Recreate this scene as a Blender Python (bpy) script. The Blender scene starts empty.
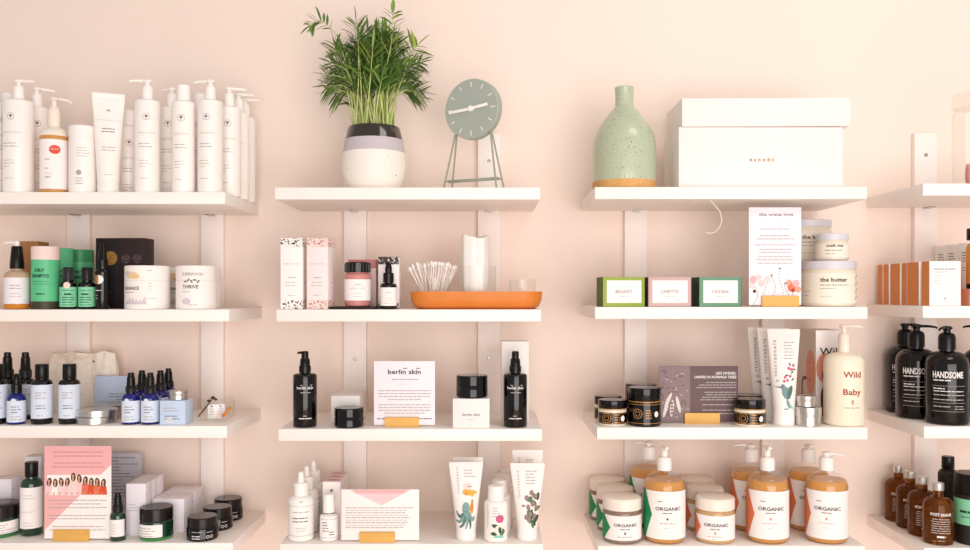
import bpy, bmesh, math, random
from math import pi, sin, cos, radians as R
from mathutils import Vector, Matrix, noise
random.seed(7)
SC = bpy.context.scene
COL = SC.collection
# one drawing unit of every maker = U metres; the shelf fronts stand at y = 0, the wall at y = WALL
U = .002
DIST = 1.75
HX, HY, EYE = 488, 294, 1.40
BACK, WALL = .246, .262
def X(px, y=0): return (px - HX) * U * (DIST + y) / DIST
def Z(py, y=0): return EYE + (HY - py) * U * (DIST + y) / DIST

# ---------------------------------------------------------------- materials
MAT = {}
def lin(h):
    h = h.lstrip('#'); c = [int(h[i:i+2], 16) / 255 for i in (0, 2, 4)]
    return tuple(x / 12.92 if x <= .04045 else ((x + .055) / 1.055) ** 2.4 for x in c) + (1,)
def mat(key, hexc, rough=.5, metal=0, trans=0, coat=0, ior=1.45, var=0, vscale=60, bump=0, bscale=200, spec=.5, sss=0, alpha=1):
    m = bpy.data.materials.new(key); m.use_nodes = True
    nt = m.node_tree; b = nt.nodes['Principled BSDF']
    b.inputs['Base Color'].default_value = lin(hexc)
    b.inputs['Roughness'].default_value = rough
    b.inputs['Metallic'].default_value = metal
    b.inputs['Transmission Weight'].default_value = trans
    b.inputs['Coat Weight'].default_value = coat
    b.inputs['Coat Roughness'].default_value = .05
    b.inputs['IOR'].default_value = ior
    b.inputs['Specular IOR Level'].default_value = spec
    if sss:
        b.inputs['Subsurface Weight'].default_value = sss
        b.inputs['Subsurface Radius'].default_value = (.006, .004, .003)
    if var or bump:
        tc = nt.nodes.new('ShaderNodeTexCoord')
    if var:
        n = nt.nodes.new('ShaderNodeTexNoise'); n.inputs['Scale'].default_value = vscale; n.inputs['Detail'].default_value = 4
        nt.links.new(tc.outputs['Object'], n.inputs['Vector'])
        h = nt.nodes.new('ShaderNodeHueSaturation'); h.inputs['Color'].default_value = lin(hexc)
        mr = nt.nodes.new('ShaderNodeMapRange'); mr.inputs['From Min'].default_value = .3; mr.inputs['From Max'].default_value = .7
        mr.inputs['To Min'].default_value = 1 - var; mr.inputs['To Max'].default_value = 1 + var
        nt.links.new(n.outputs['Fac'], mr.inputs['Value']); nt.links.new(mr.outputs['Result'], h.inputs['Value'])
        nt.links.new(h.outputs['Color'], b.inputs['Base Color'])
    if bump:
        n2 = nt.nodes.new('ShaderNodeTexNoise'); n2.inputs['Scale'].default_value = bscale
        nt.links.new(tc.outputs['Object'], n2.inputs['Vector'])
        bp = nt.nodes.new('ShaderNodeBump'); bp.inputs['Strength'].default_value = bump; bp.inputs['Distance'].default_value = .002
        nt.links.new(n2.outputs['Fac'], bp.inputs['Height']); nt.links.new(bp.outputs['Normal'], b.inputs['Normal'])
    MAT[key] = m
    return m
def clear_glass(key, hexc):
    m = bpy.data.materials.new(key); m.use_nodes = True
    nt = m.node_tree; nt.nodes.clear()
    o = nt.nodes.new('ShaderNodeOutputMaterial'); mx = nt.nodes.new('ShaderNodeMixShader')
    t = nt.nodes.new('ShaderNodeBsdfTransparent'); t.inputs['Color'].default_value = lin(hexc)
    g = nt.nodes.new('ShaderNodeBsdfGlossy'); g.inputs['Roughness'].default_value = .03
    lw = nt.nodes.new('ShaderNodeLayerWeight'); lw.inputs['Blend'].default_value = .3
    ge = nt.nodes.new('ShaderNodeNewGeometry'); k = nt.nodes.new('ShaderNodeMath'); k.operation = 'SUBTRACT'; k.inputs[0].default_value = 1
    q = nt.nodes.new('ShaderNodeMath'); q.operation = 'MULTIPLY'
    nt.links.new(ge.outputs['Backfacing'], k.inputs[1]); nt.links.new(k.outputs[0], q.inputs[0]); nt.links.new(lw.outputs['Fresnel'], q.inputs[1])
    nt.links.new(q.outputs[0], mx.inputs['Fac'])
    nt.links.new(t.outputs[0], mx.inputs[1]); nt.links.new(g.outputs[0], mx.inputs[2]); nt.links.new(mx.outputs[0], o.inputs['Surface'])
    MAT[key] = m
def speckle(key, base, dot, scale, thr, rough=.5, coat=0):
    """a surface with small blotches of a second colour (terrazzo print, glaze speckle)"""
    m = mat(key, base, rough, coat=coat); nt = m.node_tree; b = nt.nodes['Principled BSDF']
    tc = nt.nodes.new('ShaderNodeTexCoord')
    v = nt.nodes.new('ShaderNodeTexNoise'); v.inputs['Scale'].default_value = scale; v.inputs['Detail'].default_value = 1
    cr = nt.nodes.new('ShaderNodeValToRGB'); cr.color_ramp.interpolation = 'CONSTANT'
    cr.color_ramp.elements[0].color = lin(base); cr.color_ramp.elements[1].color = lin(dot); cr.color_ramp.elements[1].position = thr
    nt.links.new(tc.outputs['Object'], v.inputs['Vector']); nt.links.new(v.outputs['Fac'], cr.inputs['Fac'])
    nt.links.new(cr.outputs['Color'], b.inputs['Base Color'])

mat('wall_paint', '#F4E1D5', .75, bump=.05, bscale=300, var=.012, vscale=3)
mat('floor_wood', '#D9C6B6', .5, var=.1, vscale=12)
mat('shelf_white', '#FBF3EC', .42, var=.012, vscale=20)
mat('upright_white', '#FAEFE8', .5, var=.012, vscale=20)
mat('steel', '#B8B2AA', .35, 1)
mat('tin', '#D4CFCA', .3, 1, bump=.03)
mat('white', '#FBF5EF', .35)
mat('white_soft', '#FAF3EE', .6)
mat('cream_white', '#F5E8DA', .4)
mat('paper', '#FBF4F0', .7)
mat('paper_lilac', '#F3EDF2', .7)
mat('ink', '#3A3433', .7)
mat('ink_mid', '#80767A', .7)
mat('ink_pale', '#B3A8A5', .7)
mat('ink_faint', '#CFC3BF', .7)
mat('ink_white', '#F2ECE8', .6)
mat('ink_grey_white', '#B9B0AC', .6)
mat('gold_ink', '#B98A4A', .5)
mat('red_brown', '#A8442E', .6)
mat('red_label', '#E2513C', .5)
mat('maroon', '#6E1F1A', .5)
mat('black_plastic', '#0D0A08', .3, spec=.35)
mat('black_matte', '#211B1A', .5)
mat('black_gloss', '#060404', .1, coat=.15, spec=.4)
mat('black_brown', '#080504', .12, coat=.2, spec=.4)
mat('violet_glass', '#090607', .12, coat=.15, spec=.4)
mat('dark_lid', '#1A1414', .25, coat=.1, spec=.4)
mat('green_glass', '#123A26', .1, trans=.15, coat=.6)
mat('green_glass_bright', '#2E9A45', .15, trans=.2, coat=.5)
mat('navy_glass', '#15142A', .1, coat=.6)
mat('cobalt_glass', '#1A1F80', .1, trans=.25, coat=.2)
mat('amber_glass', '#A4672B', .06, trans=.85, ior=1.25)
mat('amber_dark', '#4A220C', .08, trans=.35, ior=1.35, coat=.6)
mat('amber_liquid', '#E59238', .12, trans=.2, ior=1.33)
mat('honey_liquid', '#E2A45C', .15, trans=.2, ior=1.33)
mat('soap_liquid', '#F4B465', .1, trans=.35, ior=1.33, sss=.25)
mat('soap_liquid_red', '#CC6A2C', .08, trans=.45, ior=1.33)
clear_glass('glass', '#FEFEFD')
clear_glass('glass_frost', '#FBFAF8')
mat('mint', '#5FC48C', .45)
mat('mint_pale', '#86D3A8', .6)
mat('mint_dark', '#3D9A66', .45)
mat('olive_dark', '#3E3A28', .5)
mat('kraft', '#B07B4E', .8, var=.05, vscale=90)
mat('box_black', '#1E1719', .55, spec=.3)
mat('box_plum', '#2E2121', .6, spec=.3)
mat('gold', '#C08A4A', .4, .3)
mat('label_blue', '#DDE6F4', .7)
mat('card_blue', '#C4D3EA', .7)
mat('box_blue', '#C9DAF0', .7)
mat('pot_black', '#2B221C', .12, coat=.6)
mat('pot_lilac', '#C9BEC4', .5)
speckle('pot_white', '#F4ECE2', '#8F857A', 150, .76, .5)
mat('soil', '#2D2018', .95, bump=.6, bscale=300)
mat('leaf_dark', '#527330', .45, var=.25, vscale=25)
mat('leaf_mid', '#769844', .45, var=.22, vscale=25)
mat('leaf_light', '#A9B858', .5, var=.15, vscale=25)
mat('stem', '#BFCB7C', .5, var=.15, vscale=40)
mat('clock_green', '#A8B0A6', .55)
mat('clock_rod', '#9DA08E', .45)
speckle('vase_glaze', '#B9C3A6', '#6B664C', 330, .69, .28, .4)
mat('vase_clay', '#D9A566', .8, var=.08, vscale=60)
mat('box_white', '#F2ECE8', .55)
mat('box_white_inner', '#D9C9B9', .7)
speckle('terrazzo_black', '#FBF1EB', '#3A3033', 230, .56, .6)
speckle('terrazzo_pink', '#F8DDD4', '#B97F78', 230, .57, .6)
speckle('terrazzo_dark', '#3F3432', '#D9CFC5', 230, .58, .6)
mat('rose', '#CF8782', .4, var=.06, vscale=150)
mat('rose_deep', '#C77F7F', .55)
mat('blush', '#F4D9D2', .6)
mat('tray_dark', '#2F2320', .5)
mat('tray_orange', '#DE8232', .45, var=.05, vscale=30)
mat('cotton', '#FBF7F2', .95, sss=.2)
mat('holder', '#E3AE57', .45, var=.05, vscale=40)
mat('pink', '#F3B5B4', .7)
mat('pink_light', '#F8CFD0', .7)
mat('coral', '#E8765A', .7)
mat('orange_red', '#E0532E', .7)
mat('skin', '#D9A07E', .7)
mat('hair', '#4A2C20', .7)
mat('lime', '#9AAE4C', .6)
mat('lime_dark', '#59652A', .6)
mat('mauve', '#D3B0AC', .6)
mat('mauve_dark', '#4A3A33', .6)
mat('sage', '#6C9A7D', .6)
mat('sage_dark', '#33503F', .6)
mat('butter', '#EDE2CC', .35, coat=.8)
mat('butter_label', '#F4EBDA', .5)
mat('grey_lid', '#D9D6DC', .35)
mat('card_plum', '#6B5557', .6)
mat('card_plum_mid', '#8C7678', .6)
mat('card_grey', '#C9C6D2', .7)
mat('pod', '#E3D6CD', .6)
mat('wild_body', '#F8EBD4', .35, sss=.15)
mat('salmon', '#F0A184', .6)
mat('box_stone', '#EAD7CA', .7)
mat('organic_green', '#0E8A55', .55)
mat('organic_orange', '#E27D52', .55)
mat('scrub_brown', '#8C7260', .5, coat=.8, var=.25, vscale=250)
mat('scrub_tan', '#C9A06C', .5, coat=.8, var=.2, vscale=250)
mat('carton_orange', '#E08A4C', .65, var=.05, vscale=30)
mat('tube_grey', '#EFE9E2', .45)
mat('peach_box', '#F0A98C', .6)
mat('silver_lid', '#D6D2CF', .3, .7)
mat('octo', '#7FA59C', .6)
mat('octo_dark', '#56766F', .6)
mat('ochre', '#EBB04A', .6)
mat('orange_print', '#E08A3E', .6)
mat('berry', '#9A7F70', .6)
mat('leaf_print', '#5A7A5A', .6)
mat('leaf_print_dark', '#39503F', .6)
mat('magenta', '#D15C87', .6)
mat('bird', '#7C989B', .6)
mat('aqua', '#8FD0C0', .6)
mat('net', '#FFF3E4', .85, bump=.8, bscale=500, var=.06, vscale=120)
mat('thread', '#F6E6D2', .8)
mat('dried', '#4A2F28', .8)
mat('carrot', '#E08A3C', .6)
mat('seam', '#E6DAD0', .6)
mat('shell', '#F9EBE8', .6)
mat('clear_amber', '#E6C6A8', .1, trans=.35, ior=1.2)

# ---------------------------------------------------------------- mesh builder
class MB:
    def __init__(s): s.v = []; s.f = []; s.k = []
    def add(s, vs, fs, m):
        b = len(s.v); s.v += [tuple(p) for p in vs]
        s.f += [tuple(b + i for i in f) for f in fs]; s.k += [m] * len(fs); return s
    def lathe(s, prof, m, n=32, cx=0, cy=0, z=0):
        """prof: (r, z[, material]) from bottom to top; the material of a row paints the band above it"""
        vs, rows = [], []
        for p in prof:
            if p[0] <= 1e-6:
                rows.append([len(vs)]); vs.append((cx, cy, z + p[1]))
            else:
                rows.append(list(range(len(vs), len(vs) + n)))
                vs += [(cx + p[0] * cos(2 * pi * i / n), cy + p[0] * sin(2 * pi * i / n), z + p[1]) for i in range(n)]
        cur = m; b = len(s.v); s.v += vs
        for a, c, p in zip(rows, rows[1:], prof):
            if len(p) > 2: cur = p[2]
            for i in range(n):
                j = (i + 1) % n
                if len(a) == 1 and len(c) == 1: continue
                if len(a) == 1: f = (a[0], c[j], c[i])
                elif len(c) == 1: f = (a[i], a[j], c[0])
                else: f = (a[i], a[j], c[j], c[i])
                s.f.append(tuple(b + q for q in f)); s.k.append(cur)
        return s
    def box(s, x0, x1, y0, y1, z0, z1, m, bev=.4):
        bm = bmesh.new(); bmesh.ops.create_cube(bm, size=1)
        for v in bm.verts:
            v.co = ((x0 + x1) / 2 + v.co.x * (x1 - x0), (y0 + y1) / 2 + v.co.y * (y1 - y0), (z0 + z1) / 2 + v.co.z * (z1 - z0))
        bev = min(bev, .45 * min(x1 - x0, y1 - y0, z1 - z0))
        if bev > 0: bmesh.ops.bevel(bm, geom=bm.edges[:], offset=bev, segments=2, profile=.5, affect='EDGES')
        bm.verts.index_update()
        s.add([v.co[:] for v in bm.verts], [[v.index for v in f.verts] for f in bm.faces], m); bm.free(); return s
    def tube(s, pts, rad, m, n=8, cap=True):
        pts = [Vector(p) for p in pts]; L = len(pts)
        if not hasattr(rad, '__len__'): rad = [rad] * L
        t0 = (pts[1] - pts[0]).normalized(); ref = Vector((0, 0, 1)) if abs(t0.z) < .9 else Vector((1, 0, 0))
        nrm = t0.cross(ref).normalized(); vs = []
        for i, p in enumerate(pts):
            t = (pts[min(i + 1, L - 1)] - pts[max(i - 1, 0)]).normalized()
            nrm = (nrm - t * nrm.dot(t)).normalized(); bn = t.cross(nrm)
            vs += [p + (nrm * cos(2 * pi * k / n) + bn * sin(2 * pi * k / n)) * rad[i] for k in range(n)]
        fs = [(i * n + k, i * n + (k + 1) % n, (i + 1) * n + (k + 1) % n, (i + 1) * n + k) for i in range(L - 1) for k in range(n)]
        if cap: fs += [tuple(range(n - 1, -1, -1)), tuple(range((L - 1) * n, L * n))]
        return s.add(vs, fs, m)
    def loft(s, rings, m, cap0=True, cap1=True):
        n = len(rings[0]); vs = [p for r in rings for p in r]
        fs = [(i * n + k, i * n + (k + 1) % n, (i + 1) * n + (k + 1) % n, (i + 1) * n + k) for i in range(len(rings) - 1) for k in range(n)]
        if cap0: fs.append(tuple(range(n - 1, -1, -1)))
        if cap1: fs.append(tuple(range((len(rings) - 1) * n, len(rings) * n)))
        return s.add(vs, fs, m)
    def build(s, name, parent=None, sharp=35):
        me = bpy.data.meshes.new(name); keys = list(dict.fromkeys(s.k))
        me.from_pydata([(a * U, b * U, c * U) for a, b, c in s.v], [], s.f)
        for k in keys: me.materials.append(MAT[k])
        ix = {k: i for i, k in enumerate(keys)}
        me.polygons.foreach_set('material_index', [ix[k] for k in s.k])
        me.polygons.foreach_set('use_smooth', [True] * len(me.polygons))
        me.set_sharp_from_angle(angle=R(sharp)); me.update()
        o = bpy.data.objects.new(name, me); COL.objects.link(o)
        if parent: o.parent = parent
        return o

def rrect(hw, hd, rad, z, n=5, cx=0, cy=0):
    out = []
    for q, (sx, sy) in enumerate(((1, 1), (-1, 1), (-1, -1), (1, -1))):
        for k in range(n + 1):
            a = pi / 2 * (q + k / n)
            out.append((cx + sx * (hw - rad) + rad * cos(a), cy + sy * (hd - rad) + rad * sin(a), z))
    return out

# ---------------------------------------------------------------- printing on surfaces
TX = {}
def glyphs(t, bold):
    if (t, bold) not in TX:
        cu = bpy.data.curves.new('lettering', 'FONT'); cu.body = t; cu.size = 1; cu.resolution_u = 2; cu.offset = bold
        o = bpy.data.objects.new('lettering', cu); COL.objects.link(o)
        dg = bpy.context.evaluated_depsgraph_get(); e = o.evaluated_get(dg); me = e.to_mesh()
        vs = [(v.co.x, v.co.y) for v in me.vertices]; fs = [tuple(p.vertices) for p in me.polygons]
        e.to_mesh_clear(); bpy.data.objects.remove(o); bpy.data.curves.remove(cu)
        x0 = min(v[0] for v in vs); x1 = max(v[0] for v in vs)
        TX[(t, bold)] = ([(x - x0, y) for x, y in vs], fs, x1 - x0)
    return TX[(t, bold)]

class Surf:
    def __init__(s, mb, f, step=1e9): s.mb = mb; s.f = f; s.step = step
    def rect(s, u0, u1, v0, v1, m, l=1):
        n = max(1, math.ceil((u1 - u0) / s.step))
        vs = [s.f(u0 + (u1 - u0) * i / n, v, l) for v in (v0, v1) for i in range(n + 1)]
        s.mb.add(vs, [(i, i + 1, n + 2 + i, n + 1 + i) for i in range(n)], m)
    def poly(s, pts, m, l=1):
        c = (sum(p[0] for p in pts) / len(pts), sum(p[1] for p in pts) / len(pts))
        tris = [(c, pts[i], pts[(i + 1) % len(pts)]) for i in range(len(pts))]
        for _ in range(4):
            if max(abs(a[0] - b[0]) for t in tris for a in t for b in t) <= s.step: break
            nt = []
            for a, b, d in tris:
                ab, bd, da = [((p[0] + q[0]) / 2, (p[1] + q[1]) / 2) for p, q in ((a, b), (b, d), (d, a))]
                nt += [(a, ab, da), (ab, b, bd), (da, bd, d), (ab, bd, da)]
            tris = nt
        for t in tris: s.mb.add([s.f(p[0], p[1], l) for p in t], [(0, 1, 2)], m)
    def disc(s, u, v, r, m, l=1, ry=None, n=14, rot=0):
        ry = ry or r
        s.poly([(u + r * cos(a) * cos(rot) - ry * sin(a) * sin(rot), v + r * cos(a) * sin(rot) + ry * sin(a) * cos(rot)) for a in (2 * pi * i / n for i in range(n))], m, l)
    def ring(s, u, v, r, w, m, l=1, n=16):
        p = [(cos(2 * pi * i / n), sin(2 * pi * i / n)) for i in range(n)]
        vs = [s.f(u + r * a, v + r * b, l) for a, b in p] + [s.f(u + (r - w) * a, v + (r - w) * b, l) for a, b in p]
        s.mb.add(vs, [(i, (i + 1) % n, n + (i + 1) % n, n + i) for i in range(n)], m)
    def text(s, t, u, v, h, m, w=None, bold=0, al='c', rot=0, l=2):
        vs, fs, tw = glyphs(t, bold); k = h / .7; kx = w / tw if w else k
        W = tw * kx; o = {'c': -W / 2, 'l': 0, 'r': -W}[al]; c, q = cos(R(rot)), sin(R(rot))
        out = []
        for a, b in vs:
            a, b = a * kx + o, b * k
            out.append(s.f(u + a * c - b * q, v + a * q + b * c, l))
        s.mb.add(out, fs, m)
    def bars(s, u0, u1, v, n, pitch, m, th=.8, al='l', seed=1, lo=.55):
        rg = random.Random(seed)
        for i in range(n):
            W = (u1 - u0) * rg.uniform(lo, 1); y = v - i * pitch
            a = {'l': u0, 'c': (u0 + u1 - W) / 2, 'r': u1 - W}[al]
            e = a + W
            while a < e - .4:
                b = min(e, a + rg.uniform(3, 7)); s.rect(a, b, y - th / 2, y + th / 2, m); a = b + .7

def flat(y, cx=0): return lambda u, v, l: (cx + u, y - .1 - .12 * l, v)
def left_side(x): return lambda u, v, l: (x - .1 - .12 * l, -u, v)     # u runs to the viewer's right, from the back to the front edge
def right_side(x): return lambda u, v, l: (x + .1 + .12 * l, u, v)
def top_side(z): return lambda u, v, l: (u, v, z + .1 + .12 * l)
def cyl(r, rot=0, slope=0):
    def f(u, v, l):
        a = R(rot) + u / r; q = r + .1 + .12 * l
        return (q * sin(a), -q * cos(a), v)
    return f

def label_on(root, r, z0, z1, span, draw=None, paper='paper', rot=0, name='label'):
    mb = MB(); s = Surf(mb, cyl(r, rot), r * .12); h = r * R(span) / 2
    if paper: s.rect(-h, h, z0, z1, paper, 0)
    if draw: draw(s, h)
    return mb.build(name, root) if paper else print_on(next(c for c in root.children if c.name.split('.')[0] == 'body'), mb)
def print_on(o, mb):
    me = o.data; keys = [m.name for m in me.materials]
    vs = [tuple(q / U for q in v.co) for v in me.vertices]; n = len(vs); whole = MB()
    whole.v = vs + mb.v; whole.f = [tuple(p.vertices) for p in me.polygons] + [tuple(i + n for i in f) for f in mb.f]
    whole.k = [keys[p.material_index] for p in me.polygons] + mb.k
    t = whole.build('printed'); nm = me.name; o.data = t.data; bpy.data.objects.remove(t); bpy.data.meshes.remove(me); o.data.name = nm
    return o

# ---------------------------------------------------------------- things
def thing(name):
    o = bpy.data.objects.new(name, None); o.empty_display_size = .02; COL.objects.link(o); return o
def tag(o, label, cat, group=None):
    o['label'] = label; o['category'] = cat
    if group: o['group'] = group
    return o
def struct(o): o['kind'] = 'structure'; return o
def dup(o, parent=None):
    c = o.copy(); COL.objects.link(c); c.parent = parent
    for ch in list(o.children): dup(ch, c)
    return c
DONE = {}
def make(fn, *a):
    k = (fn.__name__, a)
    if k in DONE: return dup(DONE[k])
    DONE[k] = fn(*a); return DONE[k]
# shelf tops: pixel height of the front upper edge, left and right ends of the front edge
SHELF = {(1, 1): (192, -150, 225), (1, 2): (309.5, -150, 229), (1, 3): (426, -150, 227), (1, 4): (543, -150, 233),
         (2, 1): (187.5, 275, 540), (2, 2): (309.5, 276.5, 541), (2, 3): (429, 278.5, 542), (2, 4): (544, 280, 543),
         (3, 1): (187, 595, 867), (3, 2): (307, 595, 867.5), (3, 3): (427.5, 597, 867.5), (3, 4): (546, 598, 865),
         (4, 1): (183.5, 923, 1190), (4, 2): (306, 923, 1190), (4, 3): (426.5, 924, 1190), (4, 4): (548, 924, 1190)}
def top_of(br): return Z(SHELF[br][0])
def put(o, br, px, y, label, cat, group=None, rz=0, up=0, rx=0):
    """stand a thing on shelf br at the given sight line and depth; up lifts it (units) onto what carries it"""
    o.location = (X(px, y), y, top_of(br) + up * U + .0002)
    if cat in ('bottle', 'jar', 'canister', 'tube'): rz -= math.degrees(math.atan2(o.location.x, DIST + y))   # labels are turned toward the customer
    o.rotation_euler = (R(rx), 0, R(rz))
    return tag(o, label, cat, group)

# ---- caps and pumps
def prof(r, hs, sh, rn, hn, rb=1.5):
    p = [(0, 0), (r - rb, 0), (r - rb * .3, rb * .3), (r, rb), (r, hs)]
    p += [(rn + (r - rn) * cos(pi / 2 * k / 6), hs + sh * sin(pi / 2 * k / 6)) for k in range(1, 7)]
    return p + [(rn, hn), (0, hn)]
def pump(root, z, rc, hc, nl, ang, m, rh=4.2, st=2.5, drop=1.2):
    c = MB().lathe([(0, 0), (rc, 0), (rc, hc * .72), (rc * .86, hc * .92), (rc * .6, hc), (0, hc)], m, 28, z=z)
    col = c.build('pump', root)
    h = MB(); z1 = z + hc - .2
    h.lathe([(0, 0), (rc * .42, 0), (rc * .42, st), (rh * .8, st + .2), (rh, st + 1), (rh, st + 2.4), (rh * .7, st + 3.6), (0, st + 3.8)], m, 24, z=z1)
    a = R(ang); d = Vector((cos(a), -sin(a), 0)); q = Vector((0, 0, z1 + st + 2.2))
    h.tube([q, q + d * nl * .6 + Vector((0, 0, -.1)), q + d * nl * .92 + Vector((0, 0, -drop * .6)), q + d * nl + Vector((0, 0, -drop * 1.4))], [1.7, 1.4, 1.1, 1], m, 10)
    h.build('nozzle', col)
def screw_cap(root, z, r, h, m, ribs=False, name='cap', n=32):
    p = [(0, 0), (r * .97, 0), (r, .4), (r, h - .8), (r * .94, h), (0, h)]
    mb = MB().lathe(p, m, n, z=z)
    if ribs:
        for k in range(22):
            a = 2 * pi * k / 22; mb.tube([(r * cos(a), r * sin(a), z + .8), (r * cos(a), r * sin(a), z + h - 1.2)], .28, m, 5)
    return mb.build(name, root)
def mist_cap(root, z, rc, h, m, nozzle=True):
    mb = MB().lathe([(0, 0), (rc, 0), (rc, h * .3), (rc * .92, h * .33), (rc * .82, h * .36), (rc * .74, h * .78), (rc * .6, h * .82), (rc * .58, h * .98), (rc * .4, h), (0, h)], m, 28, z=z)
    for k in range(16):
        a = 2 * pi * k / 16; mb.tube([(rc * cos(a), rc * sin(a), z + .5), (rc * cos(a), rc * sin(a), z + h * .28)], .22, m, 5)
    if nozzle: mb.tube([(0, 0, z + h * .9), (0, -rc * .85, z + h * .9)], .8, m, 8)
    return mb.build('pump_cap', root)
def dropper(root, z, rc, h, m):
    root = MB().lathe([(0, 0), (rc, 0), (rc, h * .42), (rc * .8, h * .46), (0, h * .46)], m, 26, z=z).build('dropper_cap', root)
    return MB().lathe([(0, 0), (rc * .62, 0), (rc * .66, h * .2), (rc * .5, h * .42), (rc * .3, h * .52), (0, h * .54)], m, 22, z=z + h * .45).build('dropper_bulb', root)

# ---- cartons, cards, tubes
def carton(name, w, d, h, m, front=None, left=None, right=None, top=None, bev=.35, sidem=None):
    mb = MB().box(-w / 2, w / 2, -d / 2, d / 2, 0, h, m, bev)
    if front: front(Surf(mb, flat(-d / 2)), w, h)
    if left: left(Surf(mb, left_side(-w / 2)), d, h)
    if right: right(Surf(mb, right_side(w / 2)), d, h)
    if top: top(Surf(mb, top_side(h)), w, d)
    return mb.build(name, None, 50)
def card(name, w, h, m, draw):
    mb = MB().box(-w / 2, w / 2, -.3, .3, 0, h, m, .1); draw(Surf(mb, flat(-.3)), w, h)
    return mb.build(name)
def card_holder(w, h=10, d=8):
    """a bar with a slot: front lip, back lip, floor"""
    pr = [(-d / 2, 0), (d / 2, 0), (d / 2, h * .8), (.7, h * .8), (.7, 1.5), (-.7, 1.5), (-.7, h), (-d / 2, h)]
    mb = MB(); n = len(pr)
    vs = [(x, y, z) for x in (-w / 2, w / 2) for y, z in pr]
    mb.add(vs, [(i, n + i, n + (i + 1) % n, (i + 1) % n) for i in range(n)] + [(0, 1, 2, 3, 4, 5), (0, 5, 6, 7), (n + 5, n + 4, n + 3, n + 2, n + 1, n), (n + 7, n + 6, n + 5, n)], 'holder')
    return mb.build('card_holder')
def squeeze_tube(wt, rb, h, capr, caph, m, capm, draw, name='squeeze_tube'):
    """a tube standing on its cap, crimped flat at the top"""
    r = thing(name); mb = MB(); rings = []; n = 36
    for k in range(13):
        t = k / 12; z = caph + (h - 4 - caph) * t
        a = rb + (wt / 2 - rb) * t; b = rb * max(.04, (1 - t ** 1.6))
        rings.append([(a * cos(2 * pi * i / n), b * sin(2 * pi * i / n), z) for i in range(n)])
    mb.loft(rings, m)
    mb.box(-wt / 2, wt / 2, -.45, .45, h - 4.3, h, m, .15)
    body = mb.build('tube_body', r)
    MB().lathe([(0, 0), (capr, 0), (capr, caph - .8), (capr * .96, caph), (0, caph)], capm, 32).build('cap', r)
    pm = MB()
    def f(u, v, l):
        t = min(1, max(0, (v - caph) / (h - 4 - caph))); a = rb + (wt / 2 - rb) * t; b = rb * max(.04, (1 - t ** 1.6))
        x = u * a / (wt / 2); q = max(0, 1 - (x / a) ** 2) ** .5
        return (x, -b * q - .25 - .1 * l, v)
    draw(Surf(pm, f, 2.5)); print_on(body, pm)
    return r

# ================================================================ product makers (all numbers in drawing units)
def bottle(name, r, hs, sh, rn, hn, m, rb=1.5):
    o = thing(name); MB().lathe(prof(r, hs, sh, rn, hn, rb), m, 40).build('body', o); return o

def hair_print(hs, r):
    def d(s, h):
        s.ring(0, hs - 16, 3.6, .45, 'ink_pale'); s.disc(0, hs - 15.4, 1.5, 'ink_mid', ry=1.3); s.rect(-.25, .25, hs - 18.4, hs - 16, 'ink_mid')
        s.text('I N N E R S E N S E', 0, hs - 33, 1.7, 'ink_pale', w=r * 1.3)
        s.bars(-r * .62, r * .62, hs - 43, 2, 3, 'ink_pale', .7, 'l', 3, .7); s.bars(-r * .62, r * .3, hs - 60, 3, 3, 'ink_faint', .7, 'l', 5, .6)
        s.bars(-r * .5, r * .2, hs - 78, 1, 3, 'ink_faint', .7, 'l', 6, .8)
    return d
def hair_pump_bottle(r, ang):
    o = bottle('pump_bottle', r, 92, 3, 5, 95.5, 'white', 1.2)
    label_on(o, r, 4, 90, 130, hair_print(92, r), None)
    pump(o, 95.4, 5.2, 14.5, 17, ang, 'white', 4.6); return o
def hair_cap_bottle(r, hs=91):
    o = bottle('cap_bottle', r, hs, 2.5, 6, hs + 3, 'white', 1.2)
    label_on(o, r, 4, hs - 2, 130, hair_print(hs, r), None)
    MB().lathe([(0, 0), (6.6, 0), (6.6, 14), (6.2, 15.5), (5, 16.3), (0, 16.5)], 'white', 30, z=hs + 3).build('cap', o); return o
def honey_pump_bottle():
    r = 13.3; o = thing('pump_bottle'); MB().lathe(prof(r, 58, 7, 7, 66, 1.5), 'honey_liquid', 40).build('body', o)
    MB().lathe([(r + .06, 57.5), (r + .1, 58.2), (r * .97, 61.5), (r * .75, 65), (7.2, 66.3)], 'cream_white', 40).build('shoulder_sleeve', o)
    def d(s, h):
        s.disc(.5, 43, 5.4, 'red_label', ry=4.6); s.bars(-3, 4, 43.5, 1, 2, 'ink_white', 1.3, 'c', 2, .95)
        s.bars(-9, -4, 33, 3, 9, 'ink_pale', .9, 'l', 2, .8); s.bars(-9, 2, 19, 2, 3, 'ink_faint', .7, 'l', 4)
    label_on(o, r, 3.5, 53.5, 250, d, 'paper')
    pump(o, 66, 5.8, 22, 16, 0, 'cream_white', 4.4, 6.5, 3); return o
def canister():
    r = 13.4; o = thing('canister'); MB().lathe([(0, 0), (r - .6, 0), (r, .6), (r, 56), (0, 56)], 'white', 40).build('body', o)
    MB().lathe([(0, 56), (r - .4, 56.1), (r - .4, 56.7), (r, 56.8), (r, 67), (r - .8, 68), (0, 68)], 'white', 40).build('lid', o)
    def d(s, h):
        s.bars(-6, 7, 45, 4, 2.8, 'ink_faint', .7, 'l', 3); s.disc(-4, 20, 2.6, 'ink_pale'); s.bars(-7, 5, 14, 3, 2.6, 'ink_pale', .7, 'l', 8)
    label_on(o, r, 3, 52, 120, d, None); return o
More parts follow.
